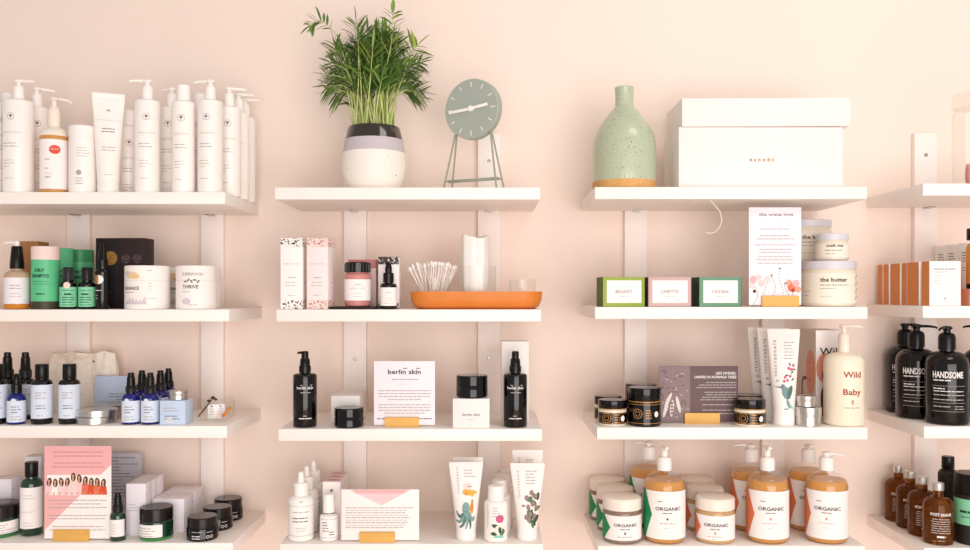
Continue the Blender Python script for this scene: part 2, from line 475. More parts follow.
def hair_tube():
    def d(s):
        s.disc(0, 84, 2, 'ink_pale', ry=1); s.bars(-8, 8, 65, 2, 3, 'ink_mid', .8, 'c', 3, .8); s.bars(-9, 9, 46, 2, 3, 'ink_pale', .7, 'c', 5, .7)
        s.rect(-13, 13, 73.6, 74, 'ink_faint'); s.bars(-6, 6, 18, 1, 3, 'ink_faint', .7, 'c', 5, .7)
    return squeeze_tube(30.5, 10.5, 102, 10.5, 11, 'white', 'white', d)
def amber_serum_pump():
    r = 12; o = thing('pump_bottle'); P = prof(r, 33, 6, 5.5, 42, 2); MB().lathe(P[:4] + [(r, 26, 'clear_amber')] + P[4:], 'amber_liquid', 40).build('body', o)
    def d(s, h): s.bars(-7, 7, 24, 2, 3, 'ink_pale', .8, 'l', 3); s.bars(-7, 4, 16, 2, 3, 'ink_faint', .7, 'l', 5)
    label_on(o, r, 5.5, 32, 190, d, 'paper_lilac')
    MB().lathe([(0, 0), (6.8, 0), (6.6, 6), (5.2, 22), (4.4, 23), (0, 23)], 'black_plastic', 30, z=41).build('pump', o)
    h = MB().lathe([(0, 0), (2.4, 0), (2.6, 4), (2, 5.2), (0, 5.4)], 'white', 20, z=63.8)
    h.tube([(0, 0, 67.6), (-8, 0, 67.6), (-11.5, 0, 66.6)], [1.1, .9, .8], 'white', 8); h.build('nozzle', next(c for c in o.children if c.name.startswith('pump'))); return o
def kraft_box():
    return carton('kraft_box', 25, 24, 72, 'kraft', right=lambda s, d, h: s.rect(-8, 8, 30, 60, 'carton_orange'))
def dry_shampoo_tube(lid):
    r = 13.4; o = thing('powder_tube')
    MB().lathe([(0, 0), (r - .5, 0), (r, .5), (r, 8), (r, 8, 'mint'), (r, 50), (0, 50)], 'olive_dark', 40).build('body', o)
    MB().lathe([(0, 50), (r, 50), (r, 62.6), (r - .7, 63.5), (r - 1.6, 63.5), (r - 1.8, 62.7, 'olive_dark'), (0, 62.7)], lid, 40).build('lid', o)
    def d(s, h):
        s.text('DRY', -2, 37.5, 3.4, 'mint_ink', bold=.03); s.text('SHAMPOO', -2, 32, 3.4, 'mint_ink', w=17, bold=.03)
        s.bars(-10, 8, 28, 2, 2.6, 'mint_dark', .8, 'l', 3, .8); s.bars(-6, 3, 15.5, 1, 2, 'mint_ink', 1.2, 'l', 2, .95)
    label_on(o, r, 9, 49, 130, d, None); return o
mat('mint_ink', '#1E4A36', .6)
def tonic_dropper(sticker):
    r = 8.2; o = bottle('dropper_bottle', r, 24, 3.5, 4.5, 29, 'black_brown', 1.2)
    def d(s, h):
        s.bars(-5.5, 6, 19, 1, 3, 'mint_dark', .9, 'l', 2, .9); s.bars(-4, 4, 15.2, 1, 2, 'mint_ink', 1.7, 'l', 2, .95); s.bars(-6, 6, 12, 3, 2.4, 'mint_ink', .8, 'l', 5, .8); s.bars(-6, 6, 4.5, 1, 2.4, 'mint_dark', .8, 'l', 5, .8)
    label_on(o, r, 2.5, 22.5, 220, d, 'mint_pale')
    if sticker: label_on(o, r, 0, 1, 10, lambda s, h: s.disc(-1.5, 24.2, 3.3, 'blush', 1), None, name='sticker')
    screw_cap(o, 28.8, 5, 13.6, 'black_plastic', True); return o
def swirl(s, u, v, r, m):
    s.ring(u, v, r, .5, m)
    for a in (0, 120, 240):
        x, y = u + r * .45 * cos(R(a + 30)), v + r * .45 * sin(R(a + 30))
        s.ring(x, y, r * .42, .45, m, n=12); s.ring(x, y, r * .2, .3, m, n=10)
def black_mist_bottle():
    r = 6.9; o = bottle('spray_bottle', r, 37, 4, 4.5, 43, 'black_gloss', 1)
    def d(s, h):
        s.disc(-1.2, 30, 4.6, 'ink_white', 1); s.poly([(-6.2, 25.4), (-1.5, 25.4), (-1.5, 34.6), (-6.2, 34.6)], 'gold', 1.3); swirl(s, -3.9, 30, 2.9, 'box_black')
        s.bars(-5.5, 2, 19, 1, 3, 'ink_white', .7, 'l', 3, .9); s.bars(-5, -1, 14, 2, 3, 'ink_grey_white', .7, 'l', 4)
    label_on(o, r, 4, 36, 120, d, None)
    MB().lathe([(0, 0), (5, 0), (5, 7), (4.2, 8), (3.4, 18), (2.6, 20), (2.2, 23.5), (0, 24)], 'black_plastic', 26, z=43).build('pump_cap', o); return o
def swirl_box(logo, w=24):
    def f(s, w, h):
        if logo: s.disc(3.4, 53, 7.4, 'gold', 1); swirl(s, 3.4, 53, 6.6, 'box_black'); s.bars(-4, 8, 17, 1, 3, 'ink_mid', .7, 'l', 3)
        else: swirl(s, 6, 52, 4.5, 'card_plum'); swirl(s, -6, 52, 4.5, 'card_plum')
    return carton('gift_box', w, 26, 74, 'box_black' if logo else 'box_plum', front=f)
def powder_jar(r, word):
    o = thing('powder_jar'); MB().lathe([(0, 0), (r - .6, 0), (r, .6), (r, 29), (0, 29)], 'white_soft', 44).build('body', o)
    MB().lathe([(0, 29), (r - .2, 29), (r - .2, 29.5), (r, 29.6), (r, 43.4), (r - .8, 44.2), (0, 44.2)], 'white_soft', 44).build('lid', o)
    def d(s, h):
        if word == 'RADIANCE':
            s.disc(-10, 34.5, 7.5, 'peach_tint', 1, ry=3.6); s.disc(-16, 36.5, 4, 'lilac_tint', 1.2, ry=1.6); s.disc(-5, 33, 4, 'ochre_tint', 1.2, ry=2.4)
            s.text('RADIANCE', -11, 19.6, 3.3, 'ink', w=19, bold=.01); s.bars(-19, -6, 17, 1, 3, 'ink_pale', .6, 'l', 2)
            for k in range(6): s.poly([(-20 + 4 * k, 5), (-14 + 4 * k, 5), (-16 + 4 * k, 10 + (k * 7) % 4)], 'lilac_tint', 1 + .05 * k)
            s.bars(6, 13, 39, 1, 3, 'ink_pale', .6, 'l', 3); s.bars(7, 12, 26, 3, 3, 'ink_faint', .6, 'l', 4); s.rect(2, 16, 10.4, 10.8, 'ink_pale')
        else:
            s.text('SUPERFOOD', -4, 34, 3, 'ink_mid', w=21); s.text(word, -6, 21, 3.6, 'ink', w=16, bold=.01)
            for k in range(5): s.disc(-11 + 3.2 * k, 28 + (k % 2) * 1.5, 1.9, 'ink_mid', 1, ry=.9, rot=k)
            s.bars(-14, -2, 17.6, 1, 3, 'ink_pale', .6, 'l', 3); s.disc(-10, 8, 4.5, 'lilac_tint', 1, ry=3.2); s.bars(-8, 4, 4.4, 1, 3, 'ink_pale', .7, 'l', 9)
        s.rect(-h, h, 28.6, 29, 'seam', .3)
    label_on(o, r, 2, 42, 150, d, None, rot=0); return o
mat('peach_tint', '#F3CFA8', .7); mat('lilac_tint', '#D9CDD2', .7); mat('ochre_tint', '#F0C88E', .7)
def blue_label_print(seed):
    def d(s, h):
        s.bars(-6, 5.5, 32, 3, 2.6, 'ink_pale', .8, 'l', seed, .6); s.bars(-5, 5, 19, 2, 2.6, 'ink_mid', .8, 'l', seed + 3); s.bars(-4, 4, 9, 2, 3, 'ink_pale', .8, 'l', seed + 5)
    return d
def blue_label_flip_bottle():
    r = 10.2; o = bottle('cap_bottle', r, 40, 5, 6, 46, 'navy_black', 1.5)
    label_on(o, r, 6, 40, 200, blue_label_print(2), 'label_blue')
    screw_cap(o, 45.6, 6.5, 15, 'black_plastic'); return o
mat('navy_black', '#0A0808', .12, coat=.2, spec=.4)
def tall_mist_bottle():
    r = 9; o = bottle('spray_bottle', r, 38, 5, 5, 44, 'navy_black', 1.5)
    label_on(o, r, 5, 37, 190, blue_label_print(4), 'label_blue')
    mist_cap(o, 43.5, 6, 27, 'black_plastic', False); return o
def cobalt_bottle(kind):
    r = 8.9; o = bottle('dropper_bottle' if kind else 'spray_bottle', r, 25, 6, 4.2, 32, 'cobalt_glass', 1.5)
    def d(s, h): s.disc(-3, 24, 2.6, 'label_blue', .5); s.bars(-5.5, 6, 18, 3, 2.8, 'ink_mid', .8, 'l', 3); s.bars(-5.5, 5, 8, 2, 2.8, 'ink_pale', .8, 'l', 5)
    label_on(o, r, 2.5, 24, 200, d, 'label_blue')
    if kind: dropper(o, 31.5, 5.2, 20, 'black_plastic')
    else: mist_cap(o, 31.5, 5.2, 20.5, 'black_plastic')
    return o
def tin(r, h):
    o = thing('tin')
    MB().lathe([(0, 0), (r - 1.2, 0), (r - .6, .5), (r - .6, h * .6), (0, h * .6)], 'tin', 40).build('body', o)
    MB().lathe([(0, h * .5), (r - .2, h * .5), (r, h * .54), (r, h - .5), (r - .5, h), (r - 1.4, h), (r - 2, h - .5), (0, h - .5)], 'tin', 40).build('lid', o); return o
def net_bag():
    o = thing('drawstring_bag'); mb = MB(); rings = []; n = 60; hw, hd, H = 41, 11, 66
    for k in range(15):
        t = k / 14; z = H * t; g = 1 - .1 * t - .25 * max(0, t - .8) ; ring = []
        for i in range(n):
            a = 2 * pi * i / n; c, s_ = cos(a), sin(a)
            x = hw * g * (abs(c) ** .45) * (1 if c > 0 else -1); y = hd * (1 - .55 * t) * (abs(s_) ** .6) * (1 if s_ > 0 else -1)
            fold = 1.1 * sin(x * .5 + 2 * sin(z * .05)) * (.3 + t)
            ring.append((x + noise.noise((z * .08, i * .3, 3)) * 1.2, y - fold * (1 if s_ < 0 else -.6), z + (noise.noise((x * .06, 5, 1)) * 5 * t if k else 0)))
        rings.append(ring)
    mb.loft(rings, 'net'); mb.build('bag', o, 60)
    st = MB(); rg = random.Random(4)
    for q in range(14):
        p = Vector((rg.uniform(-39, -4), -hd * .5 - 2.2, rg.uniform(56, 66))); pts = [p.copy()]
        for k in range(7): p += Vector((rg.uniform(-1, 4.2), rg.uniform(-.35, .35), rg.uniform(-2.6, 2.2))); pts.append(p.copy())
        st.tube(pts, .45, 'thread', 5)
    for x in (14, 17): st.tube([(x, -8.6, 64), (x + .5, -9.4, 50), (x - .3, -10.6, 36)], .5, 'thread', 5)
    st.build('drawstring', o); MB().lathe([(0, 0), (1, .5), (1.2, 1.2), (0, 2.2)], 'dried', 12, cx=15.5, cy=-10.6, z=56).build('bead', o); return o
def blue_card_box():
    def f(s, w, h): s.bars(-3, 16, 22, 2, 3, 'ink_mid', .9, 'c', 3, .8); s.bars(4, 16, 16, 1, 3, 'ink_mid', .9, 'c', 4); s.text('CALM', 9, 8.5, 3, 'ink_mid', w=12, bold=.02)
    return carton('flat_box', 36, 6, 41.5, 'card_blue', front=f)
def balm_box():
    def f(s, w, h):
        s.bars(-9, 10, 17, 2, 2.8, 'ink_pale', .8, 'l', 3); s.bars(-8, 8, 9, 2, 2.8, 'ink_mid', .8, 'l', 5)
        for k in range(6): s.disc(-3 + 2 * cos(k * pi / 3), 5 + 2 * sin(k * pi / 3), 1.3, 'ink_white', 1.4, n=8)
    return carton('balm_box', 25.5, 24, 24.5, 'box_blue', front=f)
def glass_bowl():
    r = 19; o = MB().lathe([(0, 0), (12, 0), (15, 1), (18.4, 6), (19.3, 14), (18.5, 21), (17, 24.5), (16.4, 24.4), (17.9, 20.6), (18.6, 14), (17.6, 6.6), (14.6, 2), (0, 1.6)], 'glass', 44).build('glass_bowl'); return o
def swing_tag(m):
    mb = MB().box(-4.5, 4.5, -.25, .25, 0, 15, m, .1); s = Surf(mb, flat(-.25)); s.bars(-3, 3, 10, 3, 2.6, 'ink_pale', .7, 'c', 3); s.disc(0, 12.8, .9, 'ink_mid'); return mb.build('swing_tag')
def dried_twig():
    mb = MB(); mb.tube([(-9, 0, 3), (-2, 1, 12), (6, 0, 22)], [.7, .8, .5], 'dried', 6)
    for p, s_ in (((2, 0, 19), 2.4), ((6, .5, 22), 2.8), ((9, 0, 20.5), 2)): mb.lathe([(0, -s_ * .5), (s_, 0), (s_ * .6, s_ * .6), (0, s_ * .8)], 'dried', 8, p[0], p[1], p[2])
    return mb.build('dried_twig')
def green_jar(r):
    o = thing('cosmetic_jar'); MB().lathe([(0, 0), (r - 2, 0), (r - .4, 1.2), (r, 3), (r, 3, 'green_glass'), (r, 17), (r - 1, 19.5), (0, 19.5)], 'green_glass_bright', 44).build('body', o)
    def d(s, h): s.bars(-h + 2, h - 3, 13, 4, 2.6, 'ink_pale', .7, 'l', 3)
    label_on(o, r, 4, 16.5, 95, d, 'paper', -28)
    screw_cap(o, 19.4, r - .3, 12.6, 'dark_lid', n=44, name='lid'); return o
def green_bottle():
    r = 10.7; o = bottle('cap_bottle', r, 51, 7, 6, 60, 'green_glass', 2)
    def d(s, h): s.bars(-7, 7, 42, 2, 3, 'ink_faint', .7, 'l', 3); s.rect(-8, 4, 25, 25.5, 'ink_faint'); s.bars(-7, 3, 14, 3, 3, 'ink_faint', .7, 'l', 5)
    label_on(o, r, 8, 50, 170, d, 'paper', -8); screw_cap(o, 60, 6.4, 15, 'black_plastic'); return o
def green_mist():
    r = 7.8; o = bottle('spray_bottle', r, 24, 5, 4.2, 30, 'green_glass', 1.5)
    label_on(o, r, 5, 22, 130, lambda s, h: s.bars(-5, 5, 17, 4, 3, 'ink_faint', .7, 'l', 3), 'paper', -15); mist_cap(o, 29.5, 5, 18.3, 'black_plastic', False); return o
def print_box(w, d, h, m='paper_lilac', seed=1):
    def f(s, w, h): s.bars(-w * .35, w * .3, h * .6, 3, 3, 'ink_faint', .8, 'l', seed, .5)
    def sd(s, d, h):
        rg = random.Random(seed)
        for k in range(9): s.disc(rg.uniform(-d * .4, d * .4), rg.uniform(4, h - 4), rg.uniform(.5, 1.1), 'lilac_tint', 1, n=7)
    return carton('product_box', w, d, h, m, front=f, right=sd)
def black_jar(r, h, text):
    o = thing('cosmetic_jar'); MB().lathe([(0, 0), (r - 1.2, 0), (r, 1.4), (r, h * .52), (r - .5, h * .56), (0, h * .56)], 'violet_glass', 44).build('body', o)
    if text:
        def d(s, hh): s.bars(-10, 6, h * .42, 1, 3, 'ink_grey_white', .7, 'l', 3); s.bars(-10, 0, h * .24, 2, 2.4, 'ink_white', .9, 'l', 4, .8); s.ring(10, h * .2, 1.6, .5, 'ink_white'); s.ring(6.2, h * .2, 1.6, .5, 'ink_white'); s.bars(5, 12, h * .4, 1, 3, 'ink_grey_white', .7, 'l', 6)
        label_on(o, r, 2, h * .5, 130, d, None)
    screw_cap(o, h * .55, r - (.9 if text else 0), h * .45, 'dark_lid' if text else 'black_gloss', n=44, name='lid'); return o
# ---- plant and clock
def potted_palm():
    o = thing('potted_palm')
    MB().lathe([(0, 0), (22, 0), (25, 1), (30, 10), (32.8, 20), (33.4, 29), (32.4, 40.5), (32.4, 40.5, 'pot_lilac'), (30.4, 54), (30.4, 54, 'pot_black'), (27.6, 65.5), (26.6, 67.4), (25.4, 67.6), (25.6, 62), (0, 62)], 'pot_white', 56).build('pot', o)
    MB().lathe([(0, 62.2), (25, 62.3), (25.2, 63.4), (12, 65), (0, 64.6)], 'soil', 32).build('soil', o)
    rg = random.Random(11); st = MB(); fo = MB()
    def leaf(p, d, L, w, m, droop):
        d = d.normalized(); side = d.cross(Vector((0, 0, 1)))
        side = side.normalized() if side.length > .05 else Vector((1, 0, 0))
        side = (side + Vector((0, 0, rg.uniform(-.5, .5)))).normalized(); up = side.cross(d); vs = []
        for k in range(5):
            t = k / 4; c = p + d * L * t + Vector((0, 0, -droop * L * t * t)); q = w * (sin(pi * min(1, t * .92 + .1)) ** .8) * (1 if k < 4 else .08)
            vs += [c - side * q + up * q * .25, c, c + side * q + up * q * .25]
        fo.add(vs, [(3 * k + a, 3 * k + a + 1, 3 * k + a + 4, 3 * k + a + 3) for k in range(4) for a in (0, 1)], m)
    def frond(path, n, L, w, spread, mats, start=.5):
        P = [Vector(p) for p in path]; N = 14; pts = []
        for k in range(N + 1):
            t = k / N * (len(P) - 1); i = min(len(P) - 2, int(t)); f = t - i
            a, b, c, e = P[max(i - 1, 0)], P[i], P[i + 1], P[min(i + 2, len(P) - 1)]
            pts.append(.5 * ((2 * b) + (c - a) * f + (2 * a - 5 * b + 4 * c - e) * f * f + (3 * b - a - 3 * c + e) * f ** 3))
        st.tube(pts, [.95 - .6 * k / N for k in range(N + 1)], 'stem', 6)
        for k in range(n):
            t = start + (1 - start) * (k + .5) / n; x = t * N; i = min(N - 1, int(x)); p = pts[i].lerp(pts[i + 1], x - i); d = (pts[i + 1] - pts[i]).normalized()
            s = d.cross(Vector((rg.uniform(-.4, .4), -1, rg.uniform(-.2, .2)))).normalized(); l = L * (.65 + .5 * sin(pi * min(1, (k + 1) / n)))
            for g in (-1, 1): leaf(p, d * spread + s * g + Vector((0, rg.uniform(-.35, .35), rg.uniform(-.1, .25))), l * rg.uniform(.8, 1.15), w, rg.choice(mats), rg.uniform(.05, .28))
        leaf(pts[-1], pts[-1] - pts[-2], L * .9, w, mats[0], .1)
    for q in range(66):
        a = rg.uniform(0, 2 * pi); rr = 22 * rg.random() ** .5; b = Vector((rr * cos(a), rr * sin(a) * .9, 65)); k = b.x / 22
        h = rg.uniform(108, 176) if abs(k) < .6 else rg.uniform(98, 156)
        tip = Vector((b.x * 1.45 + rg.uniform(-13, 13), b.y * 1.1 + rg.uniform(-12, 12), h)); mid = b.lerp(tip, .55) + Vector((-k * 2, 0, 4))
        ms = ['leaf_dark', 'leaf_dark', 'leaf_mid'] if rg.random() < .75 else ['leaf_mid', 'leaf_dark', 'leaf_light']
        frond([b, mid, tip], 9, rg.uniform(19, 28), 1.5, 1.25, ms, .55)
    for sgn in (-1, 1):
        for q in range(9):
            z = rg.uniform(100, 152); b = Vector((sgn * rg.uniform(4, 20), rg.uniform(-12, 12), 65)); tip = Vector((sgn * rg.uniform(38, 50), rg.uniform(-16, 16), z))
            frond([b, b.lerp(tip, .6) + Vector((-sgn * 8, 0, 14)), tip], 8, rg.uniform(15, 22), 1.4, 1.1, ['leaf_dark', 'leaf_mid'], .6)
    st.build('stems', o, 60); fo.build('foliage', o, 60)
    st = MB(); fo = MB()
    frond([(-8, 0, 65), (-20, -2, 120), (-35, -4, 158), (-54, -6, 178), (-66, -6, 173)], 9, 15, 1.5, .8, ['leaf_dark', 'leaf_mid'], .6)
    st.f += [tuple(i + len(st.v) for i in f) for f in fo.f]; st.v += fo.v; st.k += fo.k; st.build('arching_frond', o, 60)
    st = MB(); fo = MB()
    frond([(6, 0, 65), (14, -2, 110), (18, -4, 150), (20, -4, 187)], 7, 19, 2.3, .75, ['leaf_mid', 'leaf_light'], .62)
    frond([(14, 0, 65), (26, -2, 110), (36, -4, 140), (46, -6, 152)], 6, 22, 1.9, .6, ['leaf_light', 'leaf_mid'], .6)
    st.f += [tuple(i + len(st.v) for i in f) for f in fo.f]; st.v += fo.v; st.k += fo.k; st.build('pale_frond', o, 60)
    return o
def table_clock():
    o = thing('table_clock'); zc, r, n = 84, 31, 64
    def disc(name, y0, y1, rr, m, b=.8):
        mb = MB(); P = [(0, y0), (rr - b, y0), (rr, y0 + b), (rr, y1 - b), (rr - b, y1), (0, y1)]
        mb.lathe([(p, q) for p, q in P], m, n); mb.v = [(x, z, zc + y) for x, y, z in mb.v]; mb.f = [f[::-1] for f in mb.f]; return mb
    c = disc('case', -5, 5, r, 'clock_green'); s = Surf(c, lambda u, v, l: (u, -5.05 - .15 * l, zc + v))
    for k in range(12):
        a = 2 * pi * k / 12; e, q = sin(a), cos(a)
        s.poly([(e * p + q * w, q * p - e * w) for p, w in ((22.5, -.55), (22.5, .55), (27.5, .55), (27.5, -.55))], 'ink_white')
    c.build('case', o)
    def hand(name, ang, L, tail, w, y):
        mb = MB().box(-w, w, y - .35, y + .35, -tail, L, 'white', .15); a = R(ang)
        mb.v = [(x * cos(a) + z * sin(a), y_, zc - x * sin(a) + z * cos(a)) for x, y_, z in mb.v]; mb.build(name, o)
    hand('minute_hand', 265, 26, 4, 1.5, -6.4); hand('hour_hand', 82, 20, 3, 1.5, -7.3)
    disc('hub', -8.2, -4.8, 3, 'white', .4).build('hub', o)
    for sx in (-1, 1):
        for sy in (-1, 1): MB().tube([(sx * 20.5, sy * 1.6, zc - 24.5), (sx * 31, sy * 9, .5)], 1, 'clock_rod', 8).build('leg', o)
    MB().box(-29.5, 29.5, -2.4, 2.4, 9.8, 12.6, 'clock_rod', .3).build('crossbar', o)
    for sx in (-1, 1): MB().tube([(sx * 29.3, -7.8, 11.2), (sx * 29.3, 7.8, 11.2)], .7, 'clock_rod', 8).build('brace', o)
    return o
# ---- second column
def terrazzo_box(pat):
    def band(s, w, h):
        s.rect(-w / 2 + .2, w / 2 - .2, .3, 9, pat, .4); s.rect(-w / 2 + .2, w / 2 - .2, h - 9, h - .3, pat, .4)
    def f(s, w, h): band(s, w, h); s.text('H E R B I V O R E', 0, h - 27, 1.6, 'ink_pale', w=16); s.bars(-4, 5, h - 40, 1, 3, 'ink_pale', .7, 'c', 2); s.bars(-7, 6, h - 45, 2, 3, 'ink_faint', .8, 'c', 3, .8); s.bars(-6, 6, h - 58, 1, 3, 'ink_faint', .8, 'c', 3)
    def r(s, d, h): band(s, d, h); s.disc(0, 27, .9, 'ink_mid')
    return carton('perfume_box', 22, 22, 72, 'shell' if 'pink' in pat else 'paper', front=f, right=r, top=lambda s, w, d: s.rect(-w / 2 + .3, w / 2 - .3, -d / 2 + .3, d / 2 - .3, pat, .4))
def dark_board():
    mb = MB(); mb.loft([rrect(23, 15, 3, 0), rrect(25, 16, 3, 1.4), rrect(25.5, 16.4, 3.4, 2.6), rrect(24.6, 15.5, 3, 2.6), rrect(24, 15, 3, 1.8)], 'tray_dark'); return mb.build('serving_board')
def rose_jar():
    r = 13.4; o = thing('cosmetic_jar'); MB().lathe(prof(r, 31, 2.5, 11, 35, 2), 'rose', 44).build('body', o)
    def d(s, h): s.bars(-5, 6, 22, 1, 3, 'ink_pale', .7, 'c', 3); s.text('H E R B I V O R E', 0, 17.5, 1.5, 'ink_pale', w=15); s.bars(-6, 6, 13, 2, 3, 'ink_faint', .7, 'c', 4)
    label_on(o, r, 6, 27.5, 175, d, 'paper'); screw_cap(o, 34.6, 13.2, 10.4, 'black_gloss', True, 'lid', 44); return o
def rose_box():
    return carton('product_box', 30, 22, 51.5, 'rose_deep', front=lambda s, w, h: s.rect(-w / 2 + .5, w / 2 - .5, 1, h - 9, 'blush', .3))
def floral_box():
    def f(s, w, h): s.rect(-w / 2 + .2, w / 2 - .2, h - 8, h - .2, 'terrazzo_dark', .4); s.rect(-w / 2 + .2, w / 2 - .2, .2, 6, 'terrazzo_dark', .4)
    return carton('product_box', 21.5, 20, 54, 'paper', front=f, left=lambda s, d, h: s.rect(-d / 2, d / 2, .2, h - .2, 'box_black', .3), top=lambda s, w, d: s.rect(-w / 2, w / 2, -d / 2, d / 2, 'terrazzo_dark', .4))
def rose_serum():
    r = 8.3; o = bottle('dropper_bottle', r, 24, 2.5, 4.4, 27.5, 'black_brown', 1.2)
    label_on(o, r, 3.5, 22, 200, lambda s, h: (s.bars(-4, 4, 17, 1, 3, 'ink_pale', .7, 'c', 3), s.bars(-5, 5, 11, 3, 2.4, 'ink_faint', .7, 'c', 4)), 'paper')
    dropper(o, 27.2, 5.4, 21.5, 'black_plastic'); return o
def orange_tray():
    hw, hd = 68, 33
    mb = MB(); mb.loft([rrect(hw - 8, hd - 8, 16, 0, 7), rrect(hw - 3.5, hd - 3.5, 18, 3, 7), rrect(hw - .8, hd - .8, 20, 9, 7), rrect(hw, hd, 20, 18, 7), rrect(hw - 1.6, hd - 1.6, 19, 18, 7), rrect(hw - 2.6, hd - 2.6, 18, 9, 7), rrect(hw - 6, hd - 6, 16, 2.4, 7)], 'tray_orange')
    return mb.build('serving_tray', None, 50)
def tumbler(r, h, name='glass_tumbler'):
    return MB().lathe([(0, 0), (r - 2, 0), (r - .8, 1), (r, 5), (r, h), (r - .8, h), (r - .9, 5), (r - 2, 2.6), (0, 2.4)], 'glass', 40).build(name)
def swab():
    mb = MB().tube([(0, 0, 2), (0, 0, 38)], .55, 'white', 6)
    for z in (0, 36): mb.lathe([(0, 0), (1.1, .8), (1.35, 2.4), (1.1, 4), (.5, 5), (0, 5)], 'cotton', 8, z=z)
    return mb.build('cotton_swab')
def tissue_bundle():
    mb = MB(); rings = []; n = 44
    for k in range(9):
        t = k / 8; ring = []
        for i in range(n):
            a = 2 * pi * i / n; rr = 13 + 1.2 * sin(3 * a + 1) + .7 * sin(7 * a) + (.8 * t)
            ring.append((rr * cos(a), rr * sin(a) * .9, 70 * t + (2.2 * sin(2 * a + .6) if k == 8 else 0)))
        rings.append(ring)
    top = rings[-1]; rings.append([(x * .8, y * .8, z - 1.5) for x, y, z in top]); rings.append([(x * .5, y * .5, 66) for x, y, z in top])
    mb.loft(rings, 'cotton'); return mb.build('tissue_bundle', None, 50)
def black_pump_bottle(tip):
    r = 12; o = bottle('pump_bottle', r, 52, 2.6, 5, 55.5, 'black_brown', 1.6)
    def d(s, h):
        s.text('berlin skin', 0, 39, 2.8, 'ink_white', w=17, bold=.015); s.rect(-4.6, -2.6, 42.6, 43.1, 'ink_white', 2); s.rect(5.4, 7.4, 42.6, 43.1, 'ink_white', 2)
        s.bars(-5, 6, 35.5, 1, 3, 'ink_grey_white', .7, 'c', 3, .9); s.bars(-3, 3, 12, 1, 3, 'ink_grey_white', .8, 'c', 4); s.bars(-6.5, 7, 9.4, 1, 3, 'ink_white', .9, 'c', 5, .9)
    label_on(o, r, 4, 48, 130, d, None)
    MB().lathe([(0, 0), (6, 0), (6, 6), (5.2, 6.6), (4.8, 13), (4, 14), (0, 14)], 'black_plastic', 30, z=55.3).build('pump', o)
    h = MB().lathe([(0, 0), (3.6, 0), (3.6, 6), (3.2, 7.4), (0, 7.6)], 'black_plastic', 24, z=69.2)
    a = R(tip); h.tube([(0, 0, 75), (-6 * cos(a), -6 * sin(a), 75.2), (-7.6 * cos(a), -7.6 * sin(a), 74.2)], [1.4, 1.2, .9], 'black_plastic', 8); h.build('nozzle', next(c for c in o.children if c.name.startswith('pump'))); return o
def plain_box(w, d, h, m='box_white', text=False):
    def f(s, w, h):
        if text: s.text('berlin skin', 0, h * .42, 2.6, 'ink_mid', w=w * .47, bold=.01); s.bars(-4, 4, h * .3, 1, 3, 'ink_faint', .6, 'c', 3); s.bars(-2, 2, h * .1, 1, 3, 'ink_faint', .6, 'c', 3)
    return carton('product_box', w, d, h, m, front=f)
def spout_bottle():
    r = 13; o = bottle('spout_bottle', r, 38, 7, 7, 46, 'white', 2)
    def d(s, h): s.bars(-3, 3, 40.5, 1, 3, 'ink_pale', .8, 'c', 3); s.rect(-h, h, 35.5, 36, 'ink_faint'); s.bars(-9, 9, 30, 1, 3, 'ink_pale', .8, 'c', 3, .9); s.bars(-9, 9, 24, 2, 3.4, 'ink_mid', 1, 'l', 5, .7); s.bars(-6, 6, 14, 2, 2.6, 'ink_faint', .7, 'c', 6); s.rect(-h, h, 6, 6.4, 'ink_pale')
    label_on(o, r, 3, 37, 150, d, None)
    MB().lathe([(0, 0), (7.4, 0), (7.4, 11), (6.6, 12), (0, 12)], 'white', 32, z=46).build('cap', o)
    MB().lathe([(0, 0), (3.6, 0), (3.2, 4), (2.7, 10), (1.8, 11), (0, 11)], 'white', 22, z=57.8).build('spout', next(c for c in o.children if c.name.startswith('cap'))); return o
def small_capped_bottle():
    r = 9.2; o = bottle('cap_bottle', r, 24, 2.5, 5.5, 27.5, 'white', 2)
    def d(s, h): s.bars(-7, 0, 19.5, 4, 2.8, 'ink_mid', .9, 'l', 3, .7); s.bars(0, 6, 10, 2, 2.6, 'ink_mid', .9, 'l', 5); s.rect(-h, h, 22.4, 22.8, 'ink_pale'); s.rect(-h, h, 4, 4.4, 'ink_pale')
    label_on(o, r, 3, 23, 170, d, 'paper')
    MB().lathe([(5.7, 27.2), (5.8, 27.2), (5.8, 28.4), (5.6, 28.5)], 'ink_mid', 26).build('neck_band', o)
    MB().lathe([(0, 28.4), (5.9, 28.4), (5.5, 46), (4.9, 46.8), (0, 46.8)], 'white', 28).build('cap', o); return o
def seal_box():
    def f(s, w, h): s.disc(0, h - 9, 1.5, 'ink_mid'); s.bars(-6, 6, h - 16, 1, 3, 'ink_faint', .8, 'c', 4)
    def t(s, w, d): s.rect(-w / 2 + .4, w / 2 - .4, -d / 2 + .4, d / 2 - .4, 'pink_light', .4); s.disc(0, 0, 6, 'hair', ry=1.1); s.disc(0, 0, 1.6, 'ink_mid', 1.5, ry=1.4)
    return carton('product_box', 18.4, 16.6, 55.5, 'paper', front=f, top=t)
def vertical_word(s, u, v, L, m='ink_mid', h=2.2): s.text('V E S A T O D D A T E', u, v, h, m, w=L, rot=90)
